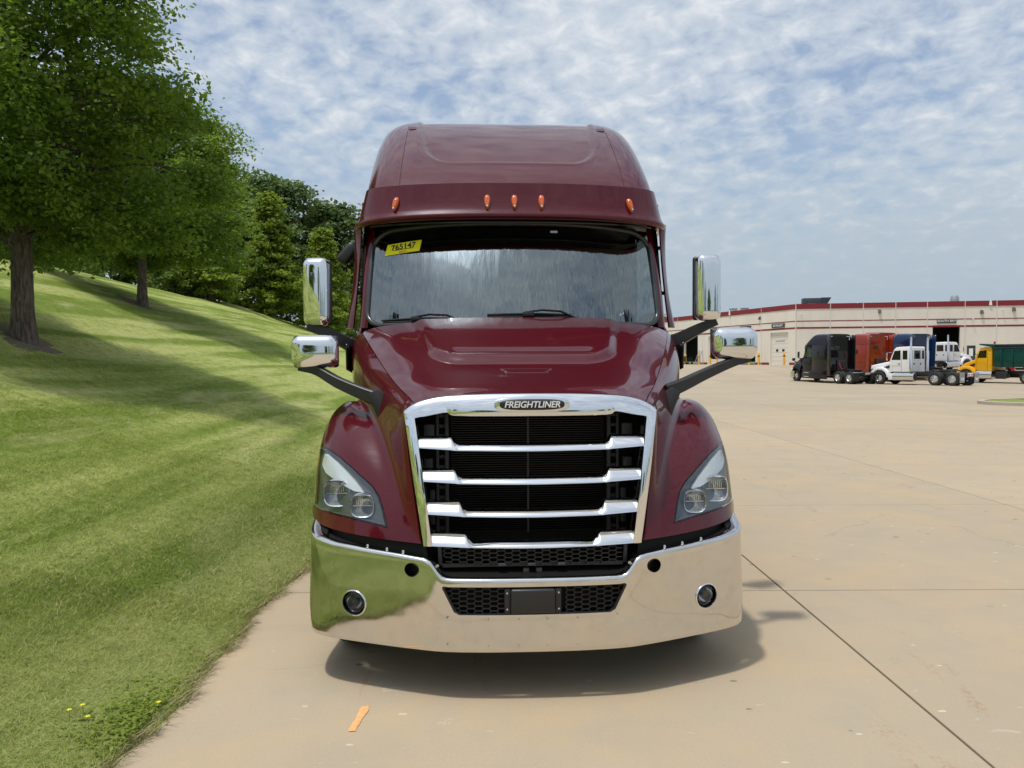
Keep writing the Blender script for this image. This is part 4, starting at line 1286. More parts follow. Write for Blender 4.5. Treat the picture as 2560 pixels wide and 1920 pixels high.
me = subsurf(rows, 4, flip=True)
co = np.empty(len(me.vertices)*3); me.vertices.foreach_get('co', co); co = co.reshape(-1, 3)
X_, Y_, Z_ = np.abs(co[:, 0]), co[:, 1], co[:, 2]
hw = np.interp(Z_, [3.38, 3.6, 3.9, 4.05], [.66, .735, .785, .80])
dxx = np.maximum(X_-(hw-.17), 0); dzz = np.maximum(3.385+.17-Z_, 0)
d_ = np.sqrt(dxx**2+dzz**2)-.17
ins = 1-sstep(-.028, .0, d_)
lip = np.exp(-(d_/.022)**2)
front = 1-sstep(3.3, 3.7, Y_)
co[:, 1] += (.015*ins-.006*lip)*front; co[:, 2] -= (.012*ins-.005*lip)*np.clip(front+.6, 0, 1)
me.vertices.foreach_set('co', co.ravel()); me.update(); fin(me, True, None)
me = solid(me, .012)
rf = mk('roof_fairing', fin(me, True, 40), PM, truck)
rsurf = BVHTree.FromPolygons([v.co.copy() for v in me.vertices], [tuple(p.vertices) for p in me.polygons])
for s_ in (-1, 1):
    P_ = []
    for z in np.linspace(3.17, 3.93, 24):
        h = rsurf.ray_cast(Vector((s_*.885, 0, z)), Vector((0, 1, 0)))
        if h[0]: P_.append(h[0]+Vector((0, -.0005, 0)))
    MB().tube(P_, .0022, 5).obj('roof_seam', 'black_void', rf)
    P_ = []
    h = rsurf.ray_cast(Vector((s_*.80, 0, 3.88)), Vector((0, 1, 0)))
    if h[0]: mk('roof_pad', rbox((0, 0, 0), (.065, .005, .05), .001, 1), 'grey_plastic' if s_ > 0 else PM, rf, h[0]+Vector((s_*.045, -.002+.002, 0)), (R(-52), 0, 0))
# ---- mirrors
def mirror(name, size, cx_, cy_, cz_, rz, rnd, label):
    o = bpy.data.objects.new(name, None); link(o, truck); o.location = (cx_, cy_, cz_); o.rotation_euler = (0, 0, rz); o['label'] = label
    w, d, h = size
    me_ = rbox((0, 0, 0), (w, d, h), rnd, 5)
    for v in me_.vertices:          # rounded shell: front bulges, back flat
        fx, fz = v.co.x/(w/2), v.co.z/(h/2)
        if v.co.y < 0: v.co.y = v.co.y*(1-.22*fx*fx-.22*fz**4)
        v.co.x *= 1-.04*(fz*fz)
    me_ = evaluated(me_, [('SUBSURF', dict(levels=2, render_levels=2))])
    mk('mirror_shell', fin(me_, True, 60), 'chrome', o)
    mk('mirror_rim', rbox((0, d*.42, 0), (w*.97, d*.3, h*.97), min(rnd*.8, d*.14), 3), 'black_plastic', o)
    MB().box((0, d*.575, 0), (w*.86, .004, h*.88)).obj('mirror_glass', 'chrome', o, smooth=False)
    return o
def arm(pts, w, h, parent, name='mirror_arm'):
    m = MB()
    P_ = cr(pts, 5)
    rr = []
    n_ = len(P_)
    for i, p in enumerate(P_):
        d = (Vector(P_[min(i+1, n_-1)])-Vector(P_[max(i-1, 0)])).normalized()
        sd = d.cross(Vector((0, 0, 1))).normalized(); u_ = sd.cross(d)
        t = i/(n_-1)
        ww = np.interp(t, [0, 1], w); hh = np.interp(t, [0, 1], h)
        rr.append([Vector(p)+sd*ww*a+u_*hh*b for a, b in ((-.5, -.42), (-.38, -.5), (.38, -.5), (.5, -.42), (.5, .42), (.38, .5), (-.38, .5), (-.5, .42))])
    m.grid(rr, close=True); m.add(rr[0], [tuple(range(8))]); m.add(rr[-1], [tuple(range(8))])
    return m.obj(name, 'black_plastic', parent, ang=25)
for s_ in (-1, 1):
    sd = 'lawn' if s_ < 0 else 'lot'
    hx, hz = (1.315, 1.862) if s_ < 0 else (1.375, 1.905)
    mo = mirror('hood_mirror', (.292, .145, .210), s_*hx, .93, hz, R(4)*s_*-1, .058, 'rectangular chrome convex hood mirror on the '+sd+' side')
    arm([(s_*.865, .70, hz-.30), (s_*.98, .745, hz-.262), (s_*1.15, .83, hz-.195), (s_*(hx-.02), .915, hz-.122), (s_*(hx+.10), .94, hz-.098)], (.06, .05), (.085, .045), truck)
    m = MB().prism([(s_*.845, 1.605), (s_*.845, 1.44), (s_*.865, 1.415), (s_*.885, 1.43), (s_*.92, 1.53), (s_*.95, 1.60), (s_*.90, 1.635)], .655, .715)
    m.obj('mirror_foot', 'black_plastic', truck, bevel=.008)
    mx, mz = (1.435, 2.296) if s_ < 0 else (1.405, 2.328)
    mo = mirror('door_mirror', (.19, .15, .485), s_*mx, 1.60, mz, R(-10) if s_ < 0 else R(4), .052, 'tall chrome door mirror on the '+sd+' side')
    arm([(s_*1.16, 1.78, mz-.40), (s_*1.24, 1.72, mz-.365), (s_*1.36, 1.64, mz-.295), (s_*(mx+.07), 1.60, mz-.245)], (.07, .06), (.11, .055), truck)
    # cowl vent at the hood side
    rows = [[(s_*(1.238-.03*t2), 1.62+.10*t2+.02*t, 1.93-.19*t-.03*t2) for t in np.linspace(0, 1, 6)] for t2 in (0, .5, 1)]
    mk('cowl_trim', evaluated(MB().grid(rows).mesh('cv'), [('SOLIDIFY', dict(thickness=.012))]), 'black_gloss', truck)
lk = rbox((0, 0, 0), (.11, .09, .20), .035, 4)
mk('lookdown_mirror', lk, 'black_plastic', truck, (-1.36, 2.55, 2.70), (0, R(42), 0))
MB().bar((-1.19, 2.55, 2.84), (-1.33, 2.55, 2.76), .03).obj('lookdown_stalk', 'black_plastic', truck, bevel=.005)
# ---- wipers
for (x0, x1, xh, xp) in ((-1.005, -.43, -.735, -.40), (-.215, .405, .085, .44)):
    wp = bpy.data.objects.new('wiper', None); link(wp, truck)
    def W(x, z, o=.02):
        p = ws_at(x, z); return (p.x, p.y-o, p.z-.006)
    zl = 2.115 if x0 < -.5 else 2.138
    m = MB().tube([W(x, zl+.006*math.sin((x-x0)/(x1-x0)*3.1), .016) for x in np.linspace(x0, x1, 12)], .0075, 6); m.tube([W(x, zl-.014, .012) for x in np.linspace(x0+.01, x1-.01, 12)], .005, 5)
    m.obj('wiper_blade', 'rubber', wp)
    m = MB().box(W(xh, zl+.004, .03), (.085, .03, .032)); m.obj('wiper_joint', 'black_plastic', wp, bevel=.006)
    m = MB().tube([W(xh-.02, zl+.016, .035), W(xh+.10, zl+.03, .045), W((xh+xp)/2+.06, zl+.022, .05), W(xp, zl-.03, .04), W(xp+.06, zl-.055, .05)], [.007, .008, .008, .011, .013], 8)
    m.obj('wiper_arm', 'black_gloss', wp)
# ---- wheels and chassis
def wheel_meshes(r_=.50, w=.28):
    ty = MB().lathe([(r_*.58, -w*.44), (r_*.62, -w*.5), (r_*.86, -w*.52), (r_*.955, -w*.47), (r_*.985, -w*.40), (r_, -w*.33), (r_, -w*.215), (r_*.975, -w*.205), (r_*.975, -w*.185), (r_, -w*.175), (r_, -w*.05), (r_*.975, -w*.04), (r_*.975, w*.04), (r_, w*.05), (r_, w*.175), (r_*.975, w*.185), (r_*.975, w*.205), (r_, w*.215), (r_, w*.33), (r_*.985, w*.40), (r_*.955, w*.47), (r_*.86, w*.52), (r_*.62, w*.5), (r_*.58, w*.44)], (0, 0, 0), 'X', 44).mesh('tyre', ang=40)
    rm = MB().lathe([(r_*.58, w*.44), (r_*.57, w*.5), (r_*.54, w*.5), (r_*.51, w*.38), (r_*.47, w*.30), (r_*.40, w*.34), (r_*.30, w*.40), (r_*.22, w*.42), (r_*.21, w*.62), (r_*.15, w*.68), (.001, w*.68)], (0, 0, 0), 'X', 36).mesh('rim', ang=40)
    hl = MB()
    for i in range(10):
        t = 2*math.pi*i/10
        hl.lathe([(.001, w*.405), (.022, w*.40), (.024, w*.37)], (0, r_*.435*math.cos(t), r_*.435*math.sin(t)), 'X', 10)
    hl = hl.mesh('holes', smooth=False)
    return ty, rm, hl
TY, RM, HLW = wheel_meshes()
def wheel(parent, x, y, r_=.50, rear=False):
    o = bpy.data.objects.new('wheel', None); link(o, parent); o.location = (x, y, r_); o.rotation_euler = (0, 0, 0 if x > 0 else math.pi)
    o.scale = (1, r_/.5, r_/.5)
    mk('tyre', TY, 'rubber', o); mk('rim', RM, 'alloy', o); mk('hand_holes', HLW, 'black_void', o)['kind'] = 'stuff'
    if rear: mk('inner_tyre', TY, 'rubber', o, (-.31, 0, 0))
    return o
for s_ in (-1, 1):
    wheel(truck, s_*1.05, 1.05); wheel(truck, s_*1.06, 6.25, rear=True); wheel(truck, s_*1.06, 7.55, rear=True)
    MB().box((s_*.42, 4.9, .82), (.09, 7.0, .26)).obj('frame_rail', 'black_plastic', truck, bevel=.01)
    m = MB()
    MB().box((s_*1.05, 8.20, .62), (.60, .02, .62)).obj('mud_flap', 'rubber', truck, smooth=False)
    MB().bar((s_*.45, 8.19, .96), (s_*1.35, 8.19, .96), .05).obj('flap_hanger', 'alloy', truck, bevel=.01)
for y in (1.05, 6.25, 7.55):
    MB().tube([(-.95, y, .48), (-.3, y, .46), (0, y, .48), (.3, y, .46), (.95, y, .48)], [.07, .07, .16 if y > 2 else .08, .07, .07], 10).obj('axle', 'black_plastic', truck)
m = MB().prism([(-.45, 6.3), (.45, 6.3), (.45, 7.0), (.30, 7.5), (.10, 7.45), (.05, 7.0), (-.05, 7.0), (-.10, 7.45), (-.30, 7.5), (-.45, 7.0)], 1.10, 1.17, 'Z')
fw_ = m.obj('fifth_wheel', 'black_plastic', truck, bevel=.012)
MB().box((0, 6.85, 1.02), (.9, .5, .16)).obj('fifth_wheel_mount', 'black_plastic', fw_, bevel=.01)
MB().box((0, 5.7, 1.0), (.78, 1.1, .03)).obj('deck_plate', 'alloy', truck, smooth=False)
m = MB().tube([(.0, 1.4, .55), (0, 1.4, .9)], .3, 8)
MB().box((0, 1.5, .95), (.9, 1.3, .7)).obj('engine_block', 'black_void', truck, bevel=.03)
MB().box((0, 8.22, .86), (.8, .06, .16)).obj('tail_light_bar', 'alloy', truck, bevel=.01)
for s_ in (-1, 1):
    MB().lathe([(.001, .012), (.045, .010), (.05, 0)], (s_*.27, 8.25, .86), 'Y', 14).obj('tail_light', 'red_lens', truck)
# ------------------------------------------------------------------ service building across the lot
BZ, BT = 1.06, 8.60
bld = thing('service_building', 'long cream service building with dark red roof band and truck bays across the lot', 'building', (35.0, 95.0, 0))
def wall_frame(rz):
    e = bpy.data.objects.new('facade', None); link(e, bld); e.rotation_euler = (0, 0, rz)
    return e
wl, wr = wall_frame(math.atan2(-.955, .296)), wall_frame(math.atan2(-.197, .980))
def panel_run(fr, edges, openings, sgn):
    """wall panels between joints; openings (s0, s1, ztop) are left out of the panels"""
    for a, b in zip(edges[:-1], edges[1:]):
        g_ = .03
        x0, x1 = a+g_, b-g_
        ops = [o for o in openings if o[0] < x1 and o[1] > x0]
        m = MB()
        def bx_(p0, p1, z0, z1):
            if p1-p0 > .02 and z1-z0 > .02:
                q0, q1 = (p0, p1) if sgn > 0 else (-p1, -p0)
                m.box(((q0+q1)/2, .15, (z0+z1)/2), (q1-q0, .3, z1-z0))
        cur = x0
        for o in sorted(ops):
            bx_(cur, max(o[0], x0), BZ-.6, BT)
            bx_(max(o[0], x0), min(o[1], x1), o[2], BT)
            cur = min(o[1], x1)
        bx_(cur, x1, BZ-.6, BT)
        pn = m.obj('wall_panel', 'tilt_wall', fr, smooth=False)
        q0, q1 = (x0, x1) if sgn > 0 else (-x1, -x0)
        if not sgn: continue
        cx_, w_ = (q0+q1)/2, q1-q0
        MB().box((cx_, .12, 8.30), (w_-.05, .36, .62)).obj('roof_band', 'wall_red', fr, smooth=False)
        MB().box((cx_, .14, 6.50), (w_-.05, .32, .10)).obj('stripe', 'wall_red', fr, smooth=False)
        MB().box((cx_, .14, 5.66), (w_-.05, .32, .20)).obj('stripe', 'wall_red', fr, smooth=False)
        m = MB(); cur = x0+.02
        def skirt(p0, p1):
            if p1-p0 > .1:
                q0, q1 = (p0, p1) if sgn > 0 else (-p1, -p0)
                m.box(((q0+q1)/2, .13, BZ+.12), (q1-q0, .32, .45))
        for o in sorted(ops):
            skirt(cur, o[0]); cur = o[1]
        skirt(cur, x1-.02)
        if m.v: m.obj('base_band', 'wall_red', fr, smooth=False)
    m = MB(); q0, q1 = (edges[0], edges[-1]) if sgn > 0 else (-edges[-1], -edges[0])
    m.box(((q0+q1)/2, .34, (BZ+BT)/2-.1), (q1-q0, .05, BT-BZ))
    for a in edges: m.box((a*sgn, .17, (BZ+BT)/2), (.10, .28, BT-BZ+.05))
    return m
opl = [(1.2, 5.3, 5.42), (8.3, 12.4, 5.42), (16.2, 20.2, 5.42), (22.9, 26.9, 5.42)]
opr = [(15.5, 18.5, 5.78), (19.25, 20.2, 3.35)]
panel_run(wl, [0, 7.0, 14.3, 21.6, 29, 36.2, 43.5, 51, 58], opl, -1)
panel_run(wr, [0, 4.0, 7.75, 11.4, 14.9, 19.0, 22.4, 25.6, 29.0, 32.5, 36, 40, 44], opr, 1)
for fr, sg, e in ((wl, -1, 58), (wr, 1, 44)):
    m = MB().box((sg*e/2, 6.0, BZ+.0), (e, 11.6, .05)); m.box((sg*e/2, 6.0, BT-.5), (e, 11.6, .2)); m.box((sg*e/2, 11.8, (BZ+BT)/2), (e, .2, BT-BZ-.8))
    m.obj('bay_interior', 'grey_plastic', fr, smooth=False)
    m = MB()
    for a in ([0, 7.0, 14.3, 21.6, 29, 36.2, 43.5, 51] if sg < 0 else [4.0, 7.75, 11.4, 14.9, 19.0, 22.4, 25.6, 29.0]):
        if any(o[0]-.1 < a < o[1]+.1 for o in (opl if sg < 0 else opr)): continue
        MB().box((sg*a, .10, (BZ+BT)/2+.03), (.09, .28, BT-BZ+.06)).obj('panel_joint', 'wall_joint', fr, smooth=False)
# closed roller doors with lights
for s0, s1 in ((1.2, 5.3), (16.2, 20.2)):
    m = MB(); n_ = 8
    d_o = bpy.data.objects.new('roller_door', None); link(d_o, wl)
    for i in range(n_):
        h_ = (5.42-BZ)/n_
        mk('door_section', MB().box((-(s0+s1)/2, .22, BZ+h_*(i+.5)), (s1-s0-.5, .06, h_-.02)).mesh('ds', smooth=False), 'door_panel', d_o)
    MB().box((-(s0+s1)/2, .10, 5.32), (s1-s0+.06, .22, .2)).obj('door_header', 'door_panel', d_o, smooth=False)
    for sx in (s0+.13, s1-.13): MB().box((-sx, .10, (5.22+BZ)/2), (.26, .22, 5.22-BZ)).obj('door_jamb', 'door_panel', d_o, smooth=False)
    for k_ in (-.62, .62): MB().box((-(s0+s1)/2+k_, .175, BZ+1.9), (.45, .04, .28)).obj('door_light', 'black_gloss', d_o, smooth=False)
    MB().box((-(s0+s1)/2, .175, BZ+3.1), (1.9, .03, .10)).obj('notice_strip', 'galvanised', d_o, smooth=False)
md = MB().box((19.72, .12, 2.2), (.92, .1, 2.25)).obj('man_door', 'sign_grey', wr, smooth=False)
MB().box((19.72, .05, 2.55), (.42, .04, .9)).obj('door_notice', 'reflector', md, smooth=False)
MB().box((19.72, .15, 3.30), (1.1, .2, .08)).obj('door_frame', 'sign_grey', wr, smooth=False)
def sign(fr, x, z, w, h, txt):
    so = MB().box((x, -.06, z), (w, .08, h)).obj('bay_sign', 'sign_grey', fr, smooth=False)
    if txt:
        t = text_mesh(txt, h*.74, .004, 0, .006); t.transform(Matrix.Rotation(R(90), 4, 'X'))
        mk('sign_lettering', t, 'white_letter', so, (x, -.108, z))
sign(wl, -3.4, 6.10, 2.6, .50, 'DETAIL BAY'); sign(wl, -10.55, 6.10, 2.6, .50, 'BAY'); sign(wl, -18.05, 6.10, 2.6, .50, 'UTILITY'); sign(wr, 17.0, 6.28, 2.1, .50, 'SOUTH BAY')
for fr, x, z in ((wl, -7.3, 7.3), (wr, 9.6, 7.55), (wr, 20.8, 7.3), (wr, 24.2, 7.55)):
    lp = MB().prism([(-.28, -.20), (0, .22), (.0, -.22)], -.16, .16, 'X').obj('wall_light', 'sign_grey', fr, smooth=False, loc=(x, 0, z))
for x, z in ((.6, 7.3), (19.8, 6.45), (23.0, 7.5)):
    MB().tube([(0, 0, 0), (0, -.22, .06), (0, -.34, -.02)], [.04, .04, .09], 8).obj('camera_dome', 'reflector', wr, loc=(x, -.01, z))
for fr, x in ((wl, -14.3), (wr, 21.7)):
    MB().prism([(-.16, 0), (.16, 0), (.10, .5), (.0, .62), (-.10, .5)], -.14, -.06).obj('scupper', 'reflector', fr, smooth=False, loc=(x, 0, 8.05))
# roof-top equipment: things of their own standing on the roof
hv = thing('rooftop_air_unit', 'dark grey air handling unit with a flared hood on the building roof', 'air unit', (40.8, 104, 8.3), R(-11))
MB().box((-.4, 0, .95), (2.3, 1.6, 1.5)).obj('cabinet', 'sign_grey', hv, bevel=.03)
MB().prism([(.75, .2), (1.1, .2), (2.0, 1.75), (.75, 1.75)], -.8, .8).obj('intake_hood', 'grey_plastic', hv, smooth=False)
MB().box((-.5, -.82, .7), (.9, .05, .5)).obj('access_panel', 'galvanised', hv, smooth=False)
for (x, y, h_, r_, lab) in ((46.2, 103, 1.1, .50, 'low round roof vent beside the grey air unit'), (57.4, 100, 1.75, .52, 'tall round silver exhaust fan on the building roof, farthest right')):
    vt = thing('roof_vent', lab, 'roof vent', (x, y, 8.2), 0, 'round vents on the building roof')
    MB().lathe([(r_*.7, 0), (r_*.7, h_*.5), (r_*1.0, h_*.55), (r_*1.0, h_*.8), (r_*.75, h_), (.01, h_*1.05)], (0, 0, 0), 'Z', 20).obj('fan_housing', 'galvanised', vt)
    MB().lathe([(r_*.9, h_*.36), (r_*1.05, h_*.42), (r_*1.05, h_*.46), (r_*.9, h_*.46)], (0, 0, 0), 'Z', 20).obj('collar', 'reflector', vt)
for i, (x, y) in enumerate(((31.6, 110), (32.9, 109))):
    MB_ = thing('roof_curb_box', ('left' if i == 0 else 'right')+' one of two small tan boxes on the roof, behind the mirrors', 'roof box', (x, y, 8.3), .2, 'small boxes on the roof')
    MB().box((0, 0, .35), (.8, .8, .7)).obj('box', 'door_panel', MB_, bevel=.03); MB().box((0, 0, .74), (.95, .95, .08)).obj('lid', 'galvanised', MB_, smooth=False)
# bollards
bmesh_post = MB().lathe([(.11, 0), (.11, 1.05), (.10, 1.13), (.06, 1.18), (.001, 1.19)], (0, 0, 0), 'Z', 14).mesh('post', ang=40)
bmesh_band = MB().lathe([(.114, .78), (.114, .90)], (0, 0, 0), 'Z', 14).mesh('band')
dl = Vector((-.296, .955, 0)); nl = Vector((-.955, -.296, 0))
blab = ['yellow bollard at the corner side of the detail bay door', 'yellow bollard on the far side of the detail bay door', 'yellow bollard beside the dark open bay left of the detail bay',
        'yellow bollard just left of the hood mirror, nearest the mirror', 'yellow bollard second from the hood mirror', 'yellow bollard by the step ladder, third from the hood mirror', 'yellow bollard at the farthest dark bay']
for s_, lab in zip((.75, 6.0, 8.1, 15.8, 17.6, 20.7, 24.6), blab):
    p = Vector((35, 95, 0))+dl*s_+nl*1.1
    bo = thing('bollard', lab, 'bollard', (p.x, p.y, lot_z(p.y)), 0, 'yellow bollards along the building')
    mk('post', bmesh_post, 'bollard_yellow', bo, (0, 0, 0)); mk('band', bmesh_band, 'black_plastic', bo)
    bo.scale = (1.25, 1.25, 1.35)
p = Vector((35, 95, 0))+dl*22.3+nl*2.2
cart = thing('equipment_cart', 'low black equipment cart standing by the far dark bay', 'cart', (p.x, p.y, lot_z(p.y)), R(-70))
MB().box((0, 0, .45), (2.2, .8, .10)).obj('deck', 'black_plastic', cart, smooth=False)
MB().box((-.9, 0, .85), (.25, .7, .8)).obj('tool_box', 'grey_plastic', cart, bevel=.03)
for x in (-.8, .8):
    for y in (-.35, .35): MB().lathe([(.18, -.05), (.2, 0), (.18, .05), (.01, .05)], (x, y, .2), 'Y', 12).obj('wheel', 'rubber', cart)
m = MB()
for x in (-.2, .3, .8): m.bar((x, .3, .5), (x, .3, 1.0), .05)
m.bar((-.2, .3, 1.0), (.8, .3, 1.0), .05); m.obj('rail', 'black_plastic', cart, smooth=False)
p = Vector((35, 95, 0))+dl*19.2+nl*2.0
ld = thing('step_ladder', 'silver rolling step ladder beside the yellow bollards', 'ladder', (p.x, p.y, lot_z(p.y)), R(-60))
for s_ in (-.3, .3):
    MB().bar((s_, -.7, 0), (s_, .35, 2.1), .05).obj('side_rail', 'galvanised', ld, smooth=False); MB().bar((s_, .6, 0), (s_, .35, 2.1), .05).obj('leg', 'galvanised', ld, smooth=False)
for i in range(6): MB().box((0, -.7+1.05*(i+.6)/6.5, 2.1*(i+.6)/6.5), (.6, .2, .03)).obj('tread', 'galvanised', ld, smooth=False)
# grass island with its kerb
isl = tag(MB().lathe([(1.0, 0), (1.0, .13), (.965, .15), (.94, .13), (.94, .05)], (0, 0, 0), 'Z', 48).obj('island_kerb', 'island_kerb', ang=40), 'tan concrete kerb around the grass island', None, None, 'structure')
isl.location = (23.0, 30.2, -.01); isl.scale = (4.5, 2.4, 1)
gi = tag(MB().lathe([(.945, .10), (.8, .16), (.4, .24), (.01, .26)], (0, 0, 0), 'Z', 48).obj('grass_island', 'lawn', ang=None), 'small oval grass island in the lot', None, None, 'structure')
gi.location = (23.0, 30.2, -.01); gi.scale = (4.5, 2.4, 1)
# ------------------------------------------------------------------ parked trucks across the lot
index_children()
SKIP = {'rivet', 'bolt_hole', 'ledge_bolt', 'screw', 'stock_sticker', 'nose_hatch', 'lower_mesh', 'upper_mesh', 'opening_rim', 'radiator_fins', 'badge', 'mesh_clip', 'latch_hook', 'glass_tag', 'wiper',
        'lens_ribs', 'projector', 'bezel', 'fog_bulb', 'mirror_glass', 'steering_wheel', 'seat', 'radar_cover', 'lookdown_mirror', 'lookdown_stalk', 'cowl_trim', 'windshield_gasket', 'visor_rail', 'centre_rib', 'radiator_bracket'}
def place(o, x, y, heading, ref=0.0):
    """put the local point (0, ref) of a truck at x, y; heading = direction its nose points to"""
    h = Vector((heading[0], heading[1], 0)).normalized()
    th = math.atan2(h.x, -h.y)
    o.rotation_euler = (0, 0, th)
    off = Matrix.Rotation(th, 3, 'Z') @ Vector((0, ref, 0))
    back = Vector((x, y, 0))-off
    z0 = lot_z((back-h*-1.2).y if False else y)
    ya = (back+Matrix.Rotation(th, 3, 'Z') @ Vector((0, 1.2, 0))).y; yb = (back+Matrix.Rotation(th, 3, 'Z') @ Vector((0, 6.9, 0))).y
    za, zb = lot_z(ya), lot_z(yb)
    o.location = (back.x, back.y, za-(zb-za)/5.7*1.2)
    o.rotation_euler = (math.atan((zb-za)/5.7), 0, th)
HD = (-.30, .954)
for col, lab, x, y in (('paint_black', 'glossy black sleeper semi truck parked nose-away, nearest the bay door', 27.75, 62.2),
                       ('paint_orange', 'burnt orange sleeper semi truck parked behind the black one', 33.0, 66.6),
                       ('paint_blue', 'dark blue sleeper semi truck parked behind the white tractor', 37.2, 67.4),
                       ('paint_red', 'bright red sleeper truck whose roof shows above the blue truck', 37.3, 74.0)):
    t = copy_tree(truck, None, SKIP, {'paint_maroon': MATS[col]})
    tag(t, lab, 'truck', 'semi trucks parked on the lot')
    place(t, x, y, HD, 6.9)
# ---- a day-cab tractor
def day_cab(pm, label):
    t = thing('day_cab_truck', label, 'truck', (0, 0, 0), 0, 'semi trucks parked on the lot')
    hd = MB().prism([(.12, .95), (.12, 1.32), (.30, 1.52), (1.0, 1.66), (1.95, 1.84), (1.95, .95)], -.72, .72, 'X').obj('hood', pm, t, bevel=.09, seg=3)
    MB().box((0, .10, 1.15), (1.15, .08, .75)).obj('grille', 'alloy', hd, bevel=.03)
    for s_ in (-1, 1):
        ar = [(1.15+.62*math.cos(a), .52+.62*math.sin(a)) for a in np.linspace(0, math.pi, 15)]
        ot = [(1.15+.80*math.cos(a), .60+.76*math.sin(a)) for a in np.linspace(math.pi, 0, 15)]
        x0, x1 = (.66, 1.18) if s_ > 0 else (-1.18, -.66)
        MB().prism(ar+ot, x0, x1, 'X').obj('fender', pm, t, bevel=.05, seg=2)
        mk('headlight', rbox((s_*.92, .42, 1.12), (.36, .12, .20), .04, 2), 'lens', t); mk('headlight_bucket', rbox((s_*.92, .47, 1.12), (.32, .14, .18), .03, 2), 'housing', t)
        MB().prism([(1.30, 1.36), (1.85, 1.55), (1.80, 1.30), (1.45, 1.22)], s_*.70, s_*.78, 'X').obj('intake', 'black_plastic', t, smooth=False)
        MB().lathe([(.001, -.85), (.30, -.85), (.33, -.82), (.33, .82), (.30, .85), (.001, .85)], (s_*1.0, 3.15, .62), 'Y', 26).obj('fuel_tank', 'alloy', t)
        MB().box((s_*1.0, 2.2, .62), (.5, .5, .5)).obj('step_box', pm, t, bevel=.03)
        MB().lathe([(.11, 0), (.11, 1.55), (.075, 1.6), (.075, 2.5), (.06, 2.62)], (s_*1.13, 3.72, 1.05), 'Z', 14).obj('exhaust_stack', 'alloy', t)
        mk('mirror', rbox((s_*1.42, 1.95, 2.15), (.10, .10, .55), .03, 2), 'alloy', t); MB().tube([(s_*1.05, 2.1, 2.5), (s_*1.40, 1.95, 2.5), (s_*1.40, 1.95, 1.9)], .02, 6).obj('mirror_arm', 'alloy', t)
        wheel(t, s_*1.04, 1.15); wheel(t, s_*1.04, 5.55, rear=True); wheel(t, s_*1.04, 6.85, rear=True)
        MB().box((s_*.42, 4.1, .84), (.09, 6.9, .26)).obj('frame_rail', 'black_plastic', t, bevel=.01)
        mf = MB().box((s_*.98, 7.48, .58), (.62, .03, .66)).obj('mud_flap', 'galvanised', t, smooth=False)
        w = MB()
        for a, b in (((-.20, .12), (-.10, -.12)), ((-.10, -.12), (0, .06)), ((0, .06), (.10, -.12)), ((.10, -.12), (.20, .12))):
            w.bar((s_*.98+a[0], 7.50, .50+a[1]), (s_*.98+b[0], 7.50, .50+b[1]), .05, .02, (0, 1, 0))
        w.obj('flap_emblem', 'reflector', mf, smooth=False)
        MB().bar((s_*.42, 7.46, .95), (s_*1.32, 7.46, .95), .05).obj('flap_hanger', 'alloy', t, bevel=.01)
    MB().box((0, .03, .66), (2.36, .22, .42)).obj('bumper', 'black_plastic' if pm != 'paint_white' else 'black_plastic', t, bevel=.05)
    cb = MB().prism([(1.95, 1.00), (1.95, 1.86), (2.32, 2.74), (2.50, 2.90), (3.50, 2.95), (3.56, 2.88), (3.56, 1.00)], -1.06, 1.06, 'X').obj('cab', pm, t, bevel=.05, seg=3)
    for s_ in (-1, 1):
        MB().prism([(2.10, 1.92), (2.36, 2.62), (2.85, 2.66), (2.85, 1.92)], s_*1.062, s_*1.068, 'X').obj('door_window', 'black_gloss', cb, smooth=False)
        MB().prism([(3.02, 1.95), (3.02, 2.64), (3.40, 2.64), (3.40, 1.95)], s_*1.062, s_*1.068, 'X').obj('quarter_window', 'black_gloss', cb, smooth=False)
        MB().box((s_*1.064, 2.48, 1.45), (.006, .86, .012)).obj('door_gap', 'black_void', cb, smooth=False)
        MB().box((s_*1.064, 2.92, 1.75), (.006, .014, 1.45)).obj('door_gap', 'black_void', cb, smooth=False)
        mk('door_handle', rbox((s_*1.08, 2.74, 1.62), (.03, .16, .06), .01, 1), 'black_plastic', cb)
    MB().prism([(-.92, 1.98), (.92, 1.98), (.80, 2.66), (-.80, 2.66)], 2.02, 2.03).obj('windscreen', 'black_gloss', cb, smooth=False).rotation_euler = (R(0), 0, 0)
    for x, w in ((-.78, .30), (0, .85), (.78, .30)):
        mk('rear_window', rbox((x, 3.565, 2.32), (w, .012, .66), .005, 2), 'black_gloss', cb)
    for x in (-.45, .45):
        MB().lathe([(.001, .02), (.07, .02), (.08, 0)], (x, 3.565, 1.62), 'Y', 12).obj('glad_hand', 'black_plastic', cb)
    MB().box((0, 3.565, 1.90), (1.9, .012, .03)).obj('back_ridge', pm, cb, smooth=False)
    for x in (-.6, -.3, 0, .3, .6): mk('roof_light', rbox((x, 2.55, 2.94), (.10, .08, .06), .015, 1), 'amber', cb)
    for y in (1.15, 5.55, 6.85): MB().tube([(-.95, y, .48), (0, y, .48), (.95, y, .48)], [.07, .14, .07], 8).obj('axle', 'black_plastic', t)
    fwm = MB().prism([(-.45, 5.6), (.45, 5.6), (.45, 6.3), (.30, 6.8), (.10, 6.75), (.05, 6.3), (-.05, 6.3), (-.10, 6.75), (-.30, 6.8), (-.45, 6.3)], 1.08, 1.15, 'Z').obj('fifth_wheel', 'black_plastic', t, bevel=.012)
    MB().box((0, 4.4, 1.0), (.8, 1.2, .05)).obj('deck_plate', 'black_plastic', t, smooth=False)
    tb = MB().box((0, 7.52, .82), (.85, .06, .26)).obj('tail_light_bar', 'reflector', t, bevel=.01)
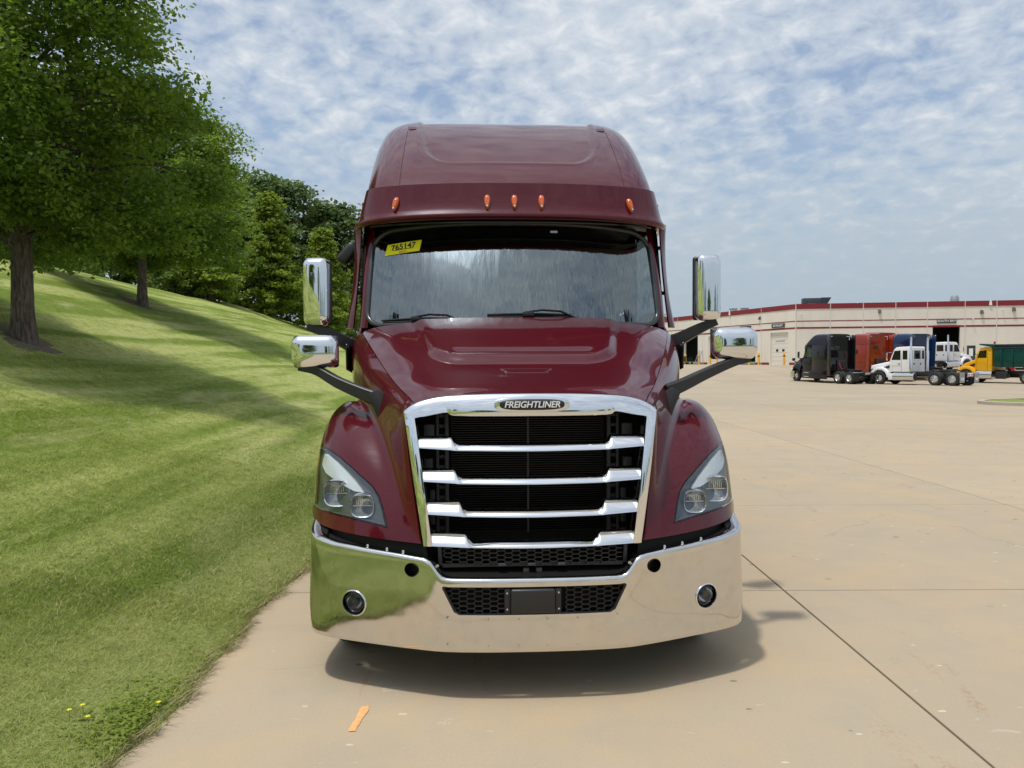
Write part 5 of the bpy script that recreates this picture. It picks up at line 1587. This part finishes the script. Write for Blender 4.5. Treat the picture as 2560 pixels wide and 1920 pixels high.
    for x in (-.3, -.15, .15, .3): MB().lathe([(.001, .012), (.05, .01), (.055, 0)], (x, 7.55, .82), 'Y', 12).obj('tail_light', 'red_lens', tb)
    MB().box((0, 1.2, .95), (1.2, 1.6, .5)).obj('engine_bay', 'black_void', t, smooth=False)
    return t
wt = day_cab('paint_white', 'white day cab tractor with twin chrome stacks parked in front of the blue truck')
place(wt, 32.75, 57.3, (-.53, .848), 6.2)
index_children()
w2 = copy_tree(wt); tag(w2, 'white tractor farther back, nose pointing right by the open south bay', 'truck', 'semi trucks parked on the lot')
place(w2, 45.6, 80.5, (.90, .30), 2.5)
w3 = copy_tree(wt, None, (), {'paint_white': MATS['paint_red']}); tag(w3, 'red tractor mostly hidden behind the green dump bed', 'truck', 'semi trucks parked on the lot')
place(w3, 49.4, 73.5, (-.5, .86), 3.0)
# ---- the yellow dump truck
dp = thing('dump_truck', 'yellow dump truck with dark green bed at the right edge of the lot', 'truck', (0, 0, 0), 0)
hd = MB().prism([(.30, 1.00), (.30, 1.28), (.75, 1.60), (1.75, 1.98), (1.75, 1.00)], -.70, .70, 'X').obj('hood', 'paint_yellow', dp, bevel=.09, seg=3)
MB().box((0, .28, 1.18), (1.1, .06, .55)).obj('grille', 'black_plastic', hd, bevel=.02)
cb = MB().prism([(1.75, 1.02), (1.75, 1.98), (2.05, 2.74), (2.20, 2.86), (3.05, 2.90), (3.10, 2.84), (3.10, 1.02)], -1.04, 1.04, 'X').obj('cab', 'paint_yellow', dp, bevel=.05, seg=3)
for s_ in (-1, 1):
    ar = [(1.10+.60*math.cos(a), .52+.60*math.sin(a)) for a in np.linspace(0, math.pi, 15)]
    ot = [(1.10+.82*math.cos(a), .64+.74*math.sin(a)) for a in np.linspace(math.pi, 0, 15)]
    MB().prism(ar+ot, *((.62, 1.20) if s_ > 0 else (-1.20, -.62)), 'X').obj('fender', 'paint_yellow', dp, bevel=.05)
    MB().prism([(1.95, 2.04), (2.14, 2.62), (2.68, 2.66), (2.68, 2.04)], s_*1.042, s_*1.048, 'X').obj('door_window', 'side_glass', cb, smooth=False)
    MB().box((s_*1.044, 2.75, 1.75), (.006, .014, 1.4)).obj('door_gap', 'black_void', cb, smooth=False)
    MB().prism([(1.15, 1.42), (1.62, 1.62), (1.62, 1.40), (1.30, 1.30)], s_*.70, s_*.76, 'X').obj('intake', 'black_plastic', dp, smooth=False)
    MB().lathe([(.001, -.62), (.34, -.62), (.37, -.59), (.37, .59), (.34, .62), (.001, .62)], (s_*1.0, 2.6, .66), 'Y', 26).obj('fuel_tank', 'alloy', dp)
    MB().box((s_*.95, 3.9, .68), (.4, .9, .5)).obj('battery_box', 'black_plastic', dp, bevel=.02)
    mk('mirror', rbox((s_*1.36, 1.90, 2.45), (.10, .10, .45), .03, 2), 'black_plastic', dp); MB().tube([(s_*1.04, 1.98, 2.3), (s_*1.36, 1.9, 2.35)], .02, 6).obj('mirror_arm', 'black_plastic', dp)
    wheel(dp, s_*1.06, 1.10); wheel(dp, s_*1.06, 5.75, rear=True); wheel(dp, s_*1.06, 7.05, rear=True)
    MB().box((s_*.42, 4.3, .86), (.10, 7.4, .26)).obj('frame_rail', 'black_plastic', dp, bevel=.01)
    m = MB().box((s_*1.13, 6.4, 1.25), (.35, 2.9, .04)); m.box((s_*1.13, 6.4, 1.18), (.03, 2.9, .18)); m.obj('bed_fender', 'black_plastic', dp, smooth=False)
    for i in range(6): MB().box((s_*1.19, 3.9+i*.85, 2.0), (.09, .10, 1.45)).obj('bed_rib', 'paint_green', dp, bevel=.01)
bd_ = MB().prism([(3.35, 1.30), (8.35, 1.30), (8.45, 2.80), (3.30, 2.80)], -1.16, 1.16, 'X').obj('dump_bed', 'paint_green', dp, bevel=.03)
MB().box((0, 5.85, 2.84), (2.50, 5.2, .12)).obj('top_rail', 'paint_green', bd_, bevel=.02)
MB().prism([(2.15, 3.10), (3.35, 2.86), (3.35, 3.12), (2.15, 3.20)], -1.16, 1.16, 'X').obj('cab_guard', 'paint_green', bd_, bevel=.01)
MB().box((0, 4.6, 3.02), (2.1, 2.2, .22)).obj('tarp_roll', 'black_plastic', bd_, bevel=.06)
MB().box((0, .12, .72), (2.40, .24, .46)).obj('bumper', 'black_plastic', dp, bevel=.05)
mk('beacon', rbox((.3, 2.9, 3.28), (.14, .14, .20), .04, 2), 'red_lens', dp)
for y in (1.1, 5.75, 7.05): MB().tube([(-.95, y, .48), (0, y, .48), (.95, y, .48)], [.07, .14, .07], 8).obj('axle', 'black_plastic', dp)
MB().box((0, 1.2, .95), (1.2, 1.3, .5)).obj('engine_bay', 'black_void', dp, smooth=False)
for x in (-.5, -.25, 0, .25, .5): mk('roof_light', rbox((x, 2.25, 2.90), (.10, .08, .05), .015, 1), 'amber', cb)
place(dp, 38.7, 64.5, (-.50, .866), 1.1)
# ------------------------------------------------------------------ trees
def leaf_cloud(centres, dirs, sizes, per, leaf, r_, up=0.55, flat=0.5):
    """rhombic leaves scattered round clump centres; dirs = outward direction of each clump"""
    C_ = np.repeat(centres, per, 0); D_ = np.repeat(dirs, per, 0); S_ = np.repeat(sizes, per)
    n = len(C_)
    g_ = r_.randn(n, 3); g_ /= np.linalg.norm(g_, axis=1)[:, None]+1e-6
    rad = r_.rand(n)**.45
    off = g_*rad[:, None]*S_[:, None]
    off[:, 2] *= flat
    along = (r_.rand(n)-.4)*S_*1.1
    P_ = C_+off+D_*along[:, None]
    P_[:, 2] -= .16*S_*np.maximum(along/S_, 0)**2*2
    nrm = r_.randn(n, 3)*.75; nrm[:, 2] += up*2; nrm += off/S_[:, None]*.6
    nrm /= np.linalg.norm(nrm, axis=1)[:, None]
    t = np.cross(nrm, r_.randn(n, 3)); t /= np.linalg.norm(t, axis=1)[:, None]+1e-6
    b = np.cross(nrm, t)
    l_ = leaf*(.6+.8*r_.rand(n))[:, None]; w_ = l_*.34
    V = np.empty((n, 4, 3))
    V[:, 0] = P_-t*l_*.5; V[:, 1] = P_+b*w_-nrm*l_*.04; V[:, 2] = P_+t*l_*.5-nrm*l_*.12; V[:, 3] = P_-b*w_-nrm*l_*.04
    return V.reshape(-1, 3)
def make_tree(seed, H, crown, nclump, per, leaf, trunk, stems=1, lowest=0.25, shape='round', csize=(.5, .9), flat=.5, branch_every=1):
    """returns trunk mesh, crown mesh; crown = (radius, base height)"""
    r_ = np.random.RandomState(seed)
    Rr, z0 = crown
    cs, ds, ss = [], [], []
    while len(cs) < nclump:
        h = r_.rand(); a = r_.rand()*2*np.pi
        if shape == 'round':
            env = math.sqrt(max(0, 1-((h-.36)/(.66 if h > .36 else .50))**2))
        elif shape == 'cone':
            env = (1-h)**.8*(1 if h > .08 else .7)
        else:
            env = math.sqrt(max(0, 1-((h-.45)/.58)**2))
        env *= .80+.28*math.sin(a*3+seed)*math.sin(h*7+seed*2)+.12*math.sin(a*5+h*11)
        q = r_.rand()**.42
        rad = env*q*Rr
        if r_.rand() > .35+.65*q: continue
        cs.append((math.cos(a)*rad, math.sin(a)*rad, z0+h*(H-z0)))
        ds.append((math.cos(a), math.sin(a), .15 if shape != 'cone' else -.25)); ss.append(csize[0]+(csize[1]-csize[0])*r_.rand())
    cs, ds, ss = np.array(cs), np.array(ds), np.array(ss)
    V = leaf_cloud(cs, ds, ss, per, leaf, r_, flat=flat)
    crown_me = np_mesh('crown', V, np.arange(len(V)).reshape(-1, 4))
    m = MB()
    tops = []
    for k_ in range(stems):
        a = 2*math.pi*k_/max(stems, 1)+seed
        sp = (0 if stems == 1 else .11)
        tr = trunk*(1 if stems == 1 else .62)
        path = [(math.cos(a)*sp*.5*trunk/.25, math.sin(a)*sp*.5*trunk/.25, -.35)]
        x, y = math.cos(a)*sp, math.sin(a)*sp
        for t in np.linspace(.06, .92, 8):
            lean = (0 if stems == 1 else Rr*.32*max(t-.09, 0))
            path.append((x+math.cos(a)*lean+r_.randn()*.06*t, y+math.sin(a)*lean+r_.randn()*.06*t, t*H))
        rads = [tr*1.75, tr*1.08]+[tr*max(.12, (1-t)**.9) for t in np.linspace(.16, .92, 7)]
        m.tube(path, rads, 10)
        tops.append(path)
    for i in range(0, len(cs), branch_every):
        c = cs[i]
        path = tops[i % stems]
        hz_ = max((lowest+.22*r_.rand())*H, min(c[2]-(.15+.4*r_.rand())*math.hypot(c[0], c[1])-.2, .85*H))
        zz_ = [p[2] for p in path]
        bx_, by_ = np.interp(hz_, zz_, [p[0] for p in path]), np.interp(hz_, zz_, [p[1] for p in path])
        a = Vector((bx_, by_, hz_)); b = Vector(c)
        mid = a.lerp(b, .45)+Vector((r_.randn()*.22, r_.randn()*.22, (.06+.12*r_.rand())*(b-a).length))
        rr = .012+.02*(b-a).length*trunk/.25*.6
        m.tube(cr([a, mid, b], 3), np.linspace(rr, .008, 7), 5, cap=False)
    return m.mesh('trunk', recalc=False, ang=80), crown_me
def tree(name, label, meshes, leafmat, x, y, rz=0.0, sc=1.0, group=None, z=None, cat='tree'):
    z = float(lawn_z(x, y)) if z is None else z
    t = thing(name, label, cat, (x, y, z-.05), rz, group)
    t.scale = (sc, sc, sc) if not hasattr(sc, '__len__') else sc
    mk('trunk', meshes[0], 'bark', t); c_ = mk('crown', meshes[1], leafmat, t)
    return t
elm_a = make_tree(11, 9.4, (3.5, 1.75), 320, 430, .098, .27, 2, .17, 'round', (.42, .80), .58, 2)
elm_b = make_tree(23, 7.5, (4.1, 1.7), 290, 300, .130, .25, 2, .19, 'round', (.45, .9), .58, 2)
def soil(x, y, r0, seed):
    r_ = np.random.RandomState(seed)
    ph = r_.rand(4)*6.28
    rows = []
    for q in (0.02, .35, .7, 1.0):
        rr = []
        for t in np.linspace(0, 2*math.pi, 41)[:-1]:
            rad = r0*q*(1+.18*math.sin(2*t+ph[0])+.14*math.sin(5*t+ph[1])+.08*math.sin(9*t+ph[2]))
            px, py = x+rad*math.cos(t), y+rad*1.25*math.sin(t)
            rr.append((px, py, float(lawn_z(px, py))+.030-.045*q**3))
        rows.append(rr)
    tag(MB().grid(rows, close=True).obj('soil_patch', 'soil', ang=None), 'bare brown soil round a tree trunk', None, None, 'structure')
soil(-9.25, 14.6, .75, 2); soil(-13.2, 27.6, .8, 5)
tree('shade_tree', 'large leafy green shade tree with split trunk at the left edge of the lawn', elm_a, 'leaf_elm', -9.25, 14.6, .4, (1.0, 1.0, 1.0), 'shade trees on the lawn')
tree('shade_tree', 'smaller leafy shade tree farther up the lawn, its trunk standing clear', elm_b, 'leaf_elm', -13.2, 27.6, 1.1, 1.0, 'shade trees on the lawn')
bk_a = make_tree(31, 10.2, (4.6, 1.2), 210, 85, .34, .28, 1, .2, 'oval', (.8, 1.3), .6, 3)
bk_b = make_tree(37, 10.4, (4.2, 1.0), 200, 85, .34, .26, 1, .2, 'oval', (.8, 1.3), .6, 3)
cyp = make_tree(41, 9.0, (3.0, .4), 260, 75, .26, .18, 1, .1, 'cone', (.45, .8), .30, 3)
bush = make_tree(47, 2.4, (1.8, .05), 70, 70, .17, .05, 1, .1, 'round', (.35, .6), .7, 4)
BG = [(bk_a, 'leaf_back', -24.5, 46, 'mid green tree just right of the smaller shade tree', 1.0), (bk_b, 'leaf_back', -22.0, 54, 'rounded tree rising behind the feathery cypresses', 1.02),
      (bk_a, 'leaf_dark', -19.6, 62, 'dark broad tree beside the truck\'s roof, nearest the tall mirror', 1.12), (bk_b, 'leaf_dark', -15.4, 66, 'dark tree directly behind the truck\'s cab edge', 1.05),
      (bk_a, 'leaf_back', -30.5, 50, 'tree half hidden behind the two shade trees', 1.0), (bk_b, 'leaf_dark', -11.0, 72, 'dark far tree hidden mostly by the truck', 1.05)]
for i, (ms_, lm, x, y, lab, s_) in enumerate(BG):
    tree('background_tree', lab, ms_, lm, x, y, i*1.3, s_, 'trees behind the lawn')
for i, (x, y, s_, lab) in enumerate(((-17.6, 45, .82, 'feathery yellow green cypress lowest on the bank, left of the tall mirror'), (-15.6, 50, .88, 'feathery cypress seen behind the tall mirror'), (-20.2, 47, .95, 'feathery cypress in front of the mid green tree'), (-12.9, 53, .80, 'feathery cypress between the tall mirror and the cab'))):
    tree('cypress_tree', lab, cyp, 'leaf_cypress' if i != 2 else 'leaf_back', x, y, i*2.1, s_, 'cypress trees at the end of the bank')
for i, (x, y, s_, lab) in enumerate(((-24.5, 33, 1.0, 'low bush on the ridge right of the large trunk'), (-28.0, 34, 1.15, 'low bush on the ridge behind the large trunk'), (-21.5, 38.0, .7, 'small bush on the ridge left of the clear trunk'), (-19.5, 43.0, .8, 'small bush on the ridge right of the clear trunk'), (-31.0, 31, 1.2, 'low bush at the far left of the ridge'), (-13.6, 60, 1.5, 'broad bush at the foot of the dark trees, left of the cab'), (-16.6, 57, 1.5, 'broad bush between the cypresses and the dark trees'))):
    tree('bush', lab, bush, 'leaf_back', x, y, i*1.7, s_, 'bushes along the ridge', cat='bush')
# trees behind the building and round the far sides of the lot (the latter show in the chrome)
tree('background_tree', 'distant tree crown showing above the building roof', bk_a, 'leaf_back', 27.5, 150, .3, .95, 'trees behind the lawn', z=1.0)
def far_row(spots, mesh_pair, name, label):
    Vs = []
    for i, (x, y, s_) in enumerate(spots):
        me_ = mesh_pair[i % 2][1]
        co = np.empty(len(me_.vertices)*3, np.float32); me_.vertices.foreach_get('co', co); co = co.reshape(-1, 3)*s_
        a = i*.9; ca, sa = math.cos(a), math.sin(a)
        Vs.append(np.stack([co[:, 0]*ca-co[:, 1]*sa+x, co[:, 0]*sa+co[:, 1]*ca+y, co[:, 2]+(0 if x > -3 else float(lawn_z(x, y)))], 1))
    V = np.concatenate(Vs)
    tag(mk(name, np_mesh(name, V, np.arange(len(V)).reshape(-1, 4)), 'leaf_back'), label, 'trees', None, 'stuff')
far_row(((-38, -20, 1.0), (-30, -42, 1.1), (-20, -60, 1.0), (-6, -75, 1.2), (10, -82, 1.0), (26, -85, 1.15), (42, -80, 1.0), (60, -74, 1.1), (78, -60, 1.0), (95, -45, 1.2)), (bk_a, bk_b), 'far_woods', 'far line of trees mirrored in the chrome')
